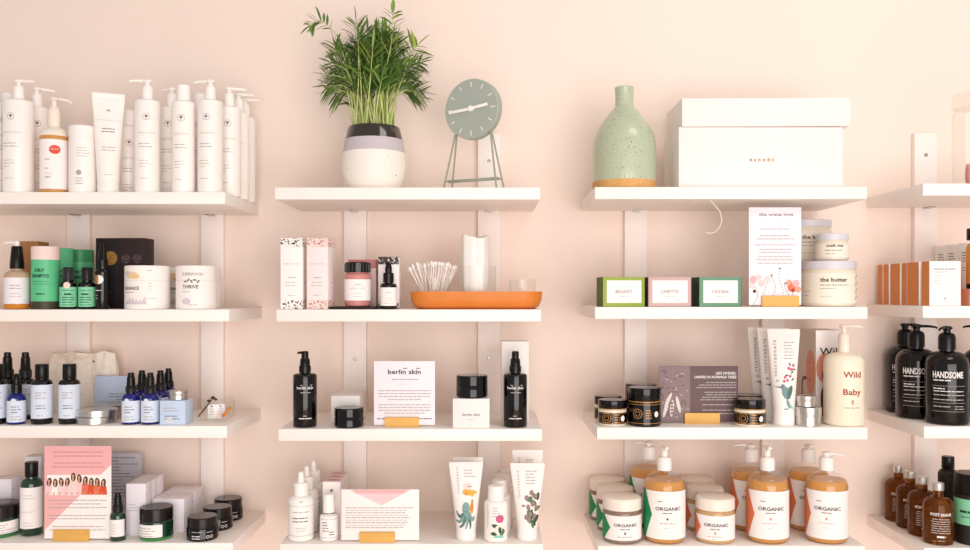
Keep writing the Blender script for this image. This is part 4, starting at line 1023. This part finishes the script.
hp(210.5, .032, 12.6, 180, -20, 'last white pump bottle of the front row, at the shelf end')
hp(229.5, .096, 11.8, 0, -10, 'white pump bottle second in the file along the shelf end')
hp(238.5, .15, 11.4, 0, -10, 'white pump bottle third in the file along the shelf end')
hp(245, .202, 11.4, 0, -10, 'white pump bottle at the wall, last in the file along the shelf end')

put(make(amber_serum_pump), (1, 2), 17, .03, 'amber liquid pump bottle with white label and tall black collar', 'bottle')
put(make(kraft_box), (1, 2), 32, .15, 'brown kraft box behind the amber pump bottle', 'box')
G = 'green dry shampoo tubes'
put(make(dry_shampoo_tube, 'blush'), (1, 2), 45.5, .03, 'green dry shampoo tube with a pale pink lid', 'tube', G, -15)
put(make(dry_shampoo_tube, 'mint'), (1, 2), 60, .1, 'all green tube directly behind the pink lidded one', 'tube', G)
put(make(dry_shampoo_tube, 'mint_dark'), (1, 2), 80.5, .162, 'green tube with darker green lid, farthest back by the spray bottle', 'tube', G)
G = 'small dark dropper bottles with green labels'
put(make(tonic_dropper, True), (1, 2), 68.3, .026, 'small dark bottle with green label and round pink sticker', 'bottle', G)
put(make(tonic_dropper, False), (1, 2), 87, .03, 'small dark bottle with green label and no sticker', 'bottle', G, -12)
put(make(black_mist_bottle), (1, 2), 102.6, .03, 'slim black spray bottle with a gold and white swirl logo', 'bottle', None, -22)
put(make(swirl_box, True), (1, 2), 112.5, .11, 'black box with a round gold swirl logo', 'box')
put(make(swirl_box, False, 27.5), (1, 2), 136.5, .105, 'dark brown box standing behind the jar lettered RADIANCE', 'box')
G = 'white cardboard powder jars'
put(make(powder_jar, 22.2, 'RADIANCE'), (1, 2), 147.5, .05, 'wide white jar with pastel print, lettered RADIANCE', 'jar', G, -17)
put(make(powder_jar, 20, 'THRIVE'), (1, 2), 196.3, .05, 'white jar lettered THRIVE at the front', 'jar', G)
put(make(powder_jar, 20, 'THRIVE'), (1, 2), 201.5, .14, 'white jar hidden behind the jar lettered THRIVE', 'jar', G, 20)
put(make(powder_jar, 22.2, 'RADIANCE'), (1, 2), 166, .19, 'white jar in the gap behind the two front white jars', 'jar', G, 40)

G = 'dark bottles with pale blue labels'
put(make(blue_label_flip_bottle), (1, 3), -3.5, .035, 'dark bottle with pale blue label cut by the picture edge', 'bottle', G)
put(make(tall_mist_bottle), (1, 3), 7.5, .1, 'tall dark spray bottle behind the little cobalt dropper', 'bottle', G)
put(make(tall_mist_bottle), (1, 3), 25.5, .1, 'tall dark spray bottle between the cobalt dropper and the front capped bottle', 'bottle', G)
put(make(cobalt_bottle, True), (1, 3), 16.5, .03, 'cobalt blue dropper bottle by itself among dark bottles', 'bottle', 'cobalt blue bottles')
put(make(blue_label_flip_bottle), (1, 3), 42, .035, 'dark capped bottle with pale blue label before the spray bottles', 'bottle', G, -6)
put(make(blue_label_flip_bottle), (1, 3), 69.5, .037, 'dark capped bottle with pale blue label beside the silver tins', 'bottle', G, -10)
put(make(net_bag), (1, 3), 84, .213, 'cream woven drawstring bag leaning behind the tins', 'bag')
put(make(blue_card_box), (1, 3), 112, .181, 'flat pale blue box standing before the cream bag', 'box')
G = 'round silver tins'
put(make(tin, 20, 7), (1, 3), 96, .047, 'low silver tin, bottom of the front pair', 'tin', G)
put(make(tin, 20, 7), (1, 3), 97, .047, 'low silver tin, top of the front pair', 'tin', G, 0, 7.2)
put(make(tin, 19.5, 7), (1, 3), 108, .129, 'low silver tin, bottom of the pair behind', 'tin', G)
put(make(tin, 19.5, 7), (1, 3), 108, .129, 'low silver tin, top of the pair behind', 'tin', G, 0, 7.2)
G = 'cobalt blue bottles'
put(make(cobalt_bottle, False), (1, 3), 131, .03, 'cobalt blue bottle in front, next to the tins', 'bottle', G, -8)
put(make(cobalt_bottle, False), (1, 3), 150.3, .03, 'cobalt blue bottle in front, next to the small pale blue box', 'bottle', G, -8)
put(make(cobalt_bottle, False), (1, 3), 142, .085, 'cobalt blue bottle behind, seen between the two front ones', 'bottle', G)
put(make(cobalt_bottle, False), (1, 3), 160.5, .085, 'cobalt blue bottle just behind the small pale blue box', 'bottle', G)
put(make(cobalt_bottle, False), (1, 3), 168.5, .135, 'cobalt blue bottle farthest back above the silver tin', 'bottle', G)
put(make(balm_box), (1, 3), 176.7, .035, 'small pale blue box with a silver tin on top', 'box')
put(make(tin, 10.6, 9), (1, 3), 178.5, .035, 'small silver tin on the pale blue box', 'tin', None, 0, 24.7)
put(make(glass_bowl), (1, 3), 216, .065, 'clear glass bowl holding tags at the shelf end', 'bowl')
put(make(swing_tag, 'paper'), (1, 3), 212, .07, 'white paper tag upright in the glass bowl', 'tag', 'paper tags in the glass bowl', 0, 2.2)
put(make(swing_tag, 'paper_lilac'), (1, 3), 220.5, .074, 'tilted lilac-white paper tag in the glass bowl', 'tag', 'paper tags in the glass bowl', 10, 2.2)
put(make(dried_twig), (1, 3), 207, .06, 'dark dried twig in the glass bowl', 'twig', None, 0, 2)
cs = MB().tube([(-4, 0, 0), (4, 0, 10)], 1.8, 'carrot', 6).build('orange_stick'); put(cs, (1, 3), 226.5, .062, 'orange stick leaning in the glass bowl', 'stick', None, 0, 4.6)

put(make(green_jar, 21.5), (1, 4), -2, .066, 'green glass jar cut by the picture edge, black lid', 'jar', 'green glass jars with black lids', 40)
put(make(print_box, 28, 22, 50), (1, 4), 4, .15, 'low white box behind the cut off green jar', 'box')
put(make(print_box, 18, 18, 71), (1, 4), 37, .18, 'tall white box behind the green bottle', 'box')
put(make(green_bottle), (1, 4), 31.5, .065, 'dark green bottle with white label and black cap', 'bottle')
o = put(card_holder(35.5, 11), (1, 4), 72.5, .02, 'honey-coloured holder of the pink card with women', 'card holder', 'honey-coloured card holders')
o = put(card('display_card', 67.5, 93.5, 'paper', card_pink_people), (1, 4), 78, .02, 'pink and white card picturing a row of women', 'card', 'display cards in holders', 0, 1.6)
put(make(green_mist), (1, 4), 118, .022, 'small green spray bottle with white label beside the pink card', 'bottle')
o = put(card('leaflet', 52, 69, 'card_grey', card_text_grey), (1, 4), 119, .228, 'grey printed leaflet against the wall behind the white boxes', 'leaflet')
G = 'white boxes in the taller file'
for k, t in enumerate(('front box of the taller white file', 'middle box of the taller white file', 'back box of the taller white file')):
    y = .0675 + .0345 * k; put(make(print_box, 20, 16.8, 53.5), (1, 4), 488 - 362 * DIST / (DIST + y) + 10 * DIST / (DIST + y) - 10, y, t + ' beside the spray bottle', 'box', G)
G = 'white boxes in the lower file'
for k, t in enumerate(('front white box behind the green jar', 'back white box nearer the wall behind the green jar')):
    y = .111 + .063 * k; put(make(print_box, 33, 31, 34.5, 'paper_lilac', 4), (1, 4), 488 - 334.5 * DIST / (DIST + y), y, t + ', lower file', 'box', G)
put(make(green_jar, 16.7), (1, 4), 156.5, .04, 'green glass jar with white label and black lid before white boxes', 'jar', 'green glass jars with black lids')
G = 'black jars with white print at the shelf end'
for px, y, t in ((202.5, .036, 'black lidded jar at the front of the file of three'), (217.5, .114, 'black lidded jar in the middle of the file of three'), (228.3, .192, 'black lidded jar at the back of the file, by the upright')):
    put(make(black_jar, 15.7, 23, True), (1, 4), px, y, t, 'jar', G, -4)

# ================================================================ column 2
put(make(potted_palm), (2, 1), 374, .085, 'bushy green parlour palm in a round black, lilac and white pot', 'potted plant')
put(make(table_clock), (2, 1), 473.5, .06, 'round sage green clock on thin wire legs', 'clock', None, -27)
G = 'patterned perfume boxes'
put(make(terrazzo_box, 'terrazzo_black'), (2, 2), 293.5, .034, 'tall white box with black flecked ends', 'box', G, 2)
put(make(terrazzo_box, 'terrazzo_pink'), (2, 2), 321, .038, 'tall blush box with pink flecked ends', 'box', G, -9)
put(make(dark_board), (2, 2), 354.5, .047, 'thin dark board under the rose jar', 'board')
put(make(rose_jar), (2, 2), 357.7, .045, 'rose pink jar with white label and black lid', 'jar', None, 0, 2.8)
put(make(rose_box), (2, 2), 363.7, .108, 'rose pink box behind the rose jar', 'box')
put(make(floral_box), (2, 2), 389.7, .08, 'white box with dark floral top behind the small dropper bottle', 'box')
put(make(rose_serum), (2, 2), 388.5, .03, 'small dark dropper bottle with white label before a floral topped box', 'bottle')
put(make(orange_tray), (2, 2), 476.5, .08, 'long orange tray with rounded ends', 'tray')
put(make(tumbler, 17, 29), (2, 2), 433.5, .08, 'glass tumbler full of cotton swabs', 'glass', 'glasses on the orange tray', 0, 2.6)
rg = random.Random(21)
for k in range(42):
    o = make(swab); a = rg.uniform(0, 2 * pi); rr = 12 * rg.random() ** .5
    put(o, (2, 2), 433.5, .08, 'white cotton swab leaning in the glass tumbler on the orange tray', 'cotton swab', 'cotton swabs in the tumbler', 0, 5.2 + rg.uniform(0, 4))
    dx, dy = rr * cos(a) * U * .7, rr * sin(a) * U * .7; o.location.x += dx; o.location.y += dy
    o.rotation_euler = (-dy / U * .028 + rg.uniform(-.12, .12), dx / U * .05 + rg.uniform(-.25, .25), 0)
put(make(tumbler, 20, 42), (2, 2), 477, .08, 'taller glass tumbler around the white tissue bundle', 'glass', 'glasses on the orange tray', 0, 2.6)
put(make(tissue_bundle), (2, 2), 474, .078, 'tall white tissue bundle in the middle of the orange tray', 'tissue', None, 0, 5.2)
put(make(tumbler, 13.8, 28), (2, 2), 522.5, .08, 'small empty glass tumbler at the end of the orange tray', 'glass', 'glasses on the orange tray', 0, 2.6)

G = 'slim black pump bottles'
put(make(black_pump_bottle, 0), (2, 3), 305, .035, 'black pump bottle standing alone beside a small black jar', 'bottle', G)
put(make(black_pump_bottle, 90), (2, 3), 515.3, .035, 'black pump bottle in front of a tall white box', 'bottle', G)
put(make(plain_box, 29.8, 48, 28.6), (2, 3), 349, .122, 'low plain white box behind the small black jar', 'box')
put(make(black_jar, 14.8, 19.5, False), (2, 3), 349, .034, 'small black jar before a plain white box', 'jar', 'plain black jars')
put(card_holder(34.5, 9.8), (2, 3), 402, .03, 'honey-coloured holder of the square white text card', 'card holder', 'honey-coloured card holders')
put(card('display_card', 62, 65, 'paper_lilac', card_berlin), (2, 3), 404.5, .03, 'square white text card between a black jar and a white cube box', 'card', 'display cards in holders', 0, 1.6)
put(make(plain_box, 37, 36, 29.6, 'box_white', True), (2, 3), 471.5, .045, 'cube shaped white box with a black jar on top', 'box')
put(make(black_jar, 16, 22.4, False), (2, 3), 472, .04, 'black jar standing on the cube shaped white box', 'jar', 'plain black jars', 0, 29.8)
put(make(plain_box, 28.5, 24, 85.5), (2, 3), 514.8, .1, 'tall white box behind a black pump bottle', 'box')

G = 'white spout bottles'
put(make(spout_bottle), (2, 4), 301, .036, 'white spout bottle at the front, beside the small capped one', 'bottle', G)
put(make(spout_bottle), (2, 4), 306.5, .096, 'white spout bottle in the middle of its file', 'bottle', G)
put(make(spout_bottle), (2, 4), 313.5, .156, 'white spout bottle at the back of its file', 'bottle', G)
put(make(small_capped_bottle), (2, 4), 329, .03, 'small white bottle with tapered cap and dark neck band', 'bottle')
G = 'blush boxes with dark seals'
for k, t in enumerate(('front blush box with dark seal', 'middle blush box with dark seal', 'back blush box with dark seal')):
    y = .079 + .0345 * k; put(make(seal_box), (2, 4), 488 - 162 * DIST / (DIST + y), y, t + ' behind the small capped bottle', 'box', G)
put(card_holder(35.5, 10), (2, 4), 377.5, .017, 'honey-coloured holder of the wide card with pink triangle', 'card holder', 'honey-coloured card holders')
put(card('display_card', 79, 51, 'paper', card_envelope), (2, 4), 380, .017, 'wide white card with a pink triangle at its top', 'card', 'display cards in holders', 0, 1.6)
G = 'white illustrated squeeze tubes'
put(make(octopus_tube), (2, 4), 466, .04, 'white tube printed with a green octopus', 'tube', G)
put(make(plain_tube, 78, 31.5), (2, 4), 468, .095, 'white tube hidden behind the octopus tube', 'tube', G)
put(make(berry_tube), (2, 4), 527.5, .04, 'white tube printed with berries and leaves', 'tube', G)
put(make(plain_tube, 85.5, 32), (2, 4), 527.5, .095, 'taller white tube behind the berry tube', 'tube', G)
G = 'white bottles with flower print'
for px, y, t in ((496, .03, 'front white bottle with flower print between two tubes'), (499.5, .085, 'second white bottle in the file behind the flower bottle'), (502.5, .14, 'third white bottle in the file behind the flower bottle'), (505.5, .195, 'rearmost white bottle in the flower print file')):
    put(make(flower_bottle), (2, 4), px, y, t, 'bottle', G)

# ================================================================ column 3
put(make(speckled_vase), (3, 1), 624.3, .085, 'sage green speckled bottle vase with bare clay foot', 'vase')
put(make(gift_box), (3, 1), 749.9, .107, 'big white box with a deep loose lid', 'box')
p = thing('hanging_thread'); mb = MB(); mb.tube([(-2, 0, 0), (2, -1, -5), (7.5, -2, -12), (9.5, -2, -21), (7, -2, -28), (2, -2, -33), (-3, -2, -34), (-7, -2, -32.5)], .45, 'thread', 6); mb.build('strand', p)
p.location = (X(711, .02), .012, top_of((3, 1)) - TH - .0003); tag(p, 'thin cream thread hanging below the shelf of the big white box', 'thread')
G = 'bar soap boxes'
put(make(soap_box, 'lime', 'lime_dark', 'BERGAMOT'), (3, 2), 620.5, .036, 'lime green edged soap box', 'box', G, 8)
put(make(soap_box, 'mauve', 'mauve_dark', 'LIMETTE'), (3, 2), 667, .036, 'mauve edged soap box', 'box', G, 2)
put(make(soap_box, 'sage', 'sage_dark', 'CASCARA'), (3, 2), 716, .036, 'dark sage green edged soap box', 'box', G, 6)
put(card_holder(37, 11), (3, 2), 779.5, .022, 'honey-coloured holder of the tall flower card', 'card holder', 'honey-coloured card holders')
put(card('display_card', 53, 99, 'paper_lilac', card_flowers), (3, 2), 775, .022, 'tall white card with pink flowers along its foot', 'card', 'display cards in holders', 0, 1.6)
G = 'cream butter jars with pale lids'
put(make(butter_jar, 26.8, 46.5, ('the butter',)), (3, 2), 829, .065, 'large cream jar lettered the butter, at the front', 'jar', G, 4)
put(make(butter_jar, 16.4, 28, ('melt me',)), (3, 2), 832, .06, 'small cream jar standing on the front large jar', 'jar', G, 0, 46.7)
put(make(butter_jar, 26.8, 46.5, ('the butter',)), (3, 2), 806, .178, 'large cream jar behind the card, bottom of its stack', 'jar', G)
put(make(butter_jar, 26.8, 46.5, ('the butter',)), (3, 2), 806, .178, 'large cream jar behind the card, top of its stack', 'jar', G, 14, 46.7)

G = 'gold and black labelled jars'
put(make(black_label_jar, 14.5, 26, 8), (3, 3), 612.5, .036, 'low jar with cream contents and black label at the shelf end', 'jar', G)
put(make(black_label_jar, 14.5, 26, 8), (3, 3), 608, .103, 'low jar with cream contents hidden behind its twin', 'jar', G)
put(make(black_label_jar, 16.6, 38.5, 13), (3, 3), 644.5, .036, 'taller all black jar with gold bands beside the plum card', 'jar', G)
put(make(black_label_jar, 16.6, 38.5, 13), (3, 3), 641, .11, 'taller all black jar behind its twin with gold bands', 'jar', G)
put(card_holder(36, 11), (3, 3), 701.5, .056, 'honey-coloured holder of the plum card', 'card holder', 'honey-coloured card holders')
put(card('display_card', 81.5, 57.5, 'card_plum', card_plum), (3, 3), 698.5, .056, 'dark plum card picturing pale pods', 'card', 'display cards in holders', 0, 1.6)
put(make(black_label_jar, 15.5, 27, 9), (3, 3), 749.8, .032, 'low jar with black label between plum card and white tubes', 'jar', G)
put(make(black_label_jar, 15.5, 27, 9), (3, 3), 747, .103, 'low black lidded jar peeking out behind the one by the tubes', 'jar', G)
G = 'white tubes printed with a bird'
put(make(bird_tube, True), (3, 3), 783.5, .04, 'front white tube printed with a hummingbird and pink flowers', 'tube', G)
put(make(bird_tube, False), (3, 3), 773, .092, 'middle white tube of the bird printed three', 'tube', G)
put(make(bird_tube, False), (3, 3), 763, .146, 'rear white tube of the bird printed three', 'tube', G)
put(make(arch_box), (3, 3), 822.5, .148, 'white box with salmon and maroon arches behind the cream pump bottle', 'box')
put(make(tin, 13.2, 19), (3, 3), 808, .033, 'wider silver tin under a smaller one', 'tin', 'silver tins beside the cream bottle')
put(make(tin, 10.2, 11), (3, 3), 806, .033, 'smaller silver tin stacked on the wider one', 'tin', 'silver tins beside the cream bottle', 0, 19.2)
put(make(cream_pump_bottle), (3, 3), 844, .045, 'cream pump bottle with red-brown lettering at the shelf end', 'bottle', None, 24)

G = 'white lidded scrub jars'
for px, y, t in ((622, .046, 'front scrub jar with green chevron label, lettered ORGANIC'), (615, .1335, 'middle scrub jar of the green labelled file'), (607, .2205, 'rear scrub jar of the green labelled file, at the wall')):
    put(make(organic_jar, 'organic_green', 'scrub_brown'), (3, 4), px, y, t, 'jar', G, 0)
for px, y, t in ((715, .046, 'front scrub jar with orange chevron label, lettered ORGANIC'), (705, .1335, 'middle scrub jar of the orange labelled file'), (697, .2205, 'rear scrub jar of the orange labelled file, at the wall')):
    put(make(organic_jar, 'organic_orange', 'scrub_tan'), (3, 4), px, y, t, 'jar', G, -8)
G = 'amber soap pump bottles'
put(make(organic_pump_bottle, 'organic_green', 90), (3, 4), 664.5, .046, 'amber pump bottle with green chevron label in front', 'bottle', G)
put(make(organic_pump_bottle, 'organic_green', 200, True), (3, 4), 649, .168, 'amber pump bottle behind the green chevron one', 'bottle', G)
put(make(organic_pump_bottle, 'organic_orange', 90), (3, 4), 767.5, .046, 'amber pump bottle with orange chevron, spout toward the viewer', 'bottle', G)
put(make(organic_pump_bottle, 'organic_orange', 180, True), (3, 4), 751, .14, 'amber pump bottle behind, next to the orange labelled scrub jars', 'bottle', G)
put(make(organic_pump_bottle, 'organic_orange', 0, True), (3, 4), 826.5, .046, 'amber pump bottle at the shelf end, spout turned to the side', 'bottle', G, -8)
put(make(organic_pump_bottle, 'organic_orange', 90, True), (3, 4), 808.5, .14, 'amber pump bottle behind the one at the shelf end', 'bottle', G)

# ================================================================ column 4
put(make(apothecary_jar), (4, 1), 974, .06, 'clear glass jar with a pale lid, cut by the picture edge', 'jar')
put(make(pink_packet), (4, 1), 972, .06, 'small pinkish packet inside the clear glass jar', 'packet', None, 0, 1.8)
G = 'white fronted cartons with orange sides'
ys = [(.008, .044), (.0495, .1005), (.1065, .1305), (.1335, .1755), (.181, .227), (.2305, .2395)]
ys = [(.008, .040), (.0475, .0985), (.1045, .1275), (.1310, .1755), (.1815, .2075), (.2135, .2385)]
names = ['frontmost carton, white printed face, orange sides', 'second carton from the front, orange side showing', 'third carton from the front, thin orange side showing', 'fourth carton from the front, orange side showing', 'fifth carton from the front, orange side showing', 'rearmost orange-sided carton, at the wall']
for k, (a, b) in enumerate(ys):
    y = (a + b) / 2; put(front_carton(round((b - a) / U, 2), k == 0), (4, 2), HX + (443.6 + 15.75 + (0, -.8, .4, -.5, -1, -.5)[k]) * DIST / (DIST + y), y, names[k] + ', in the row on the shelf', 'carton', G)
G = 'pale hand cream tubes'
put(make(hand_tube), (4, 2), 942, .215, 'pale grey tube farthest back behind the white carton', 'tube', G)
put(make(hand_tube), (4, 2), 952.5, .16, 'pale grey tube in the middle of the three behind the white carton', 'tube', G)
put(make(hand_tube), (4, 2), 966, .11, 'pale grey tube in front of the other two, by the amber bottle', 'tube', G)
o = put(carton('product_box', 27, 24, 17, 'peach_box', front=lambda s, w, h: s.rect(-w / 2 + .3, w / 2 - .3, 8.4, 8.8, 'salmon')), (4, 2), 976.5, .04, 'low peach coloured box under the amber bottle', 'box')
put(make(amber_tall_bottle), (4, 2), 975.5, .04, 'amber bottle with black cap and foot on the peach box', 'bottle', None, 0, 17.2)
G = 'large black pump bottles with white lettering'
put(make(handsome_bottle, 110), (4, 3), 947, .046, 'front large black pump bottle with its whole lettering showing', 'bottle', G, 0)
put(make(handsome_bottle, 0), (4, 3), 916.5, .1325, 'black pump bottle second in the file, overlapped by the front one', 'bottle', G, 0)
put(make(handsome_bottle, -30), (4, 3), 905, .2185, 'black pump bottle third in the file, nearest the wall', 'bottle', G, 0)
put(make(handsome_bottle, 180), (4, 3), 984, .13, 'black pump bottle behind, cut by the picture edge', 'bottle', G, 0)
G = 'amber bottles with silver caps'
for px, y, t in ((938, .04, 'front amber bottle with silver cap, lettered POST SHAVE'), (922.5, .0995, 'second amber bottle from the front, silver cap'), (910.5, .159, 'third amber bottle from the front, silver cap'), (898.5, .2185, 'rearmost amber bottle, nearest the wall')):
    put(make(amber_flask, True), (4, 4), px, y, t, 'bottle', G, 8)
put(make(dark_pomade), (4, 4), 972.5, .042, 'black canister with a green label band', 'canister')
put(make(dark_flask), (4, 4), 948, .15, 'black capped bottle behind the front amber bottle and black canister', 'bottle')

# ================================================================ light and camera
def area(name, loc, aim, sx, sy, power, col):
    l = bpy.data.lights.new(name, 'AREA'); l.shape = 'RECTANGLE'; l.size = sx; l.size_y = sy; l.energy = power; l.color = col
    o = bpy.data.objects.new(name, l); COL.objects.link(o); o.location = loc
    o.rotation_euler = (Vector(aim) - Vector(loc)).to_track_quat('-Z', 'Y').to_euler(); return o
area('shop_window_light', (.7, -3.4, 1.1), (.15, .2, 1.2), 2.8, 2.0, 87, (1, .94, .925))
area('ceiling_light', (.9, -.9, 2.85), (.6, .15, 1.6), .8, .5, 6.5, (1, .93, .85))
w = bpy.data.worlds.new('room'); SC.world = w; w.use_nodes = True
w.node_tree.nodes['Background'].inputs['Color'].default_value = (1, .94, .9, 1)
w.node_tree.nodes['Background'].inputs['Strength'].default_value = .5
cam = bpy.data.cameras.new('camera'); co = bpy.data.objects.new('camera', cam); COL.objects.link(co); SC.camera = co
co.location = (0, -DIST, EYE); co.rotation_euler = (pi / 2, 0, 0)
cam.sensor_width = 36; cam.lens = 36 * (DIST / U) / 970; cam.shift_x = -(HX - 485) / 970; cam.shift_y = (HY - 275) / 970
cam.clip_start = .01
SC.view_settings.view_transform = 'Standard'; SC.view_settings.look = 'None'; SC.view_settings.gamma = 1; SC.view_settings.exposure = 0
SC.view_settings.use_curve_mapping = False
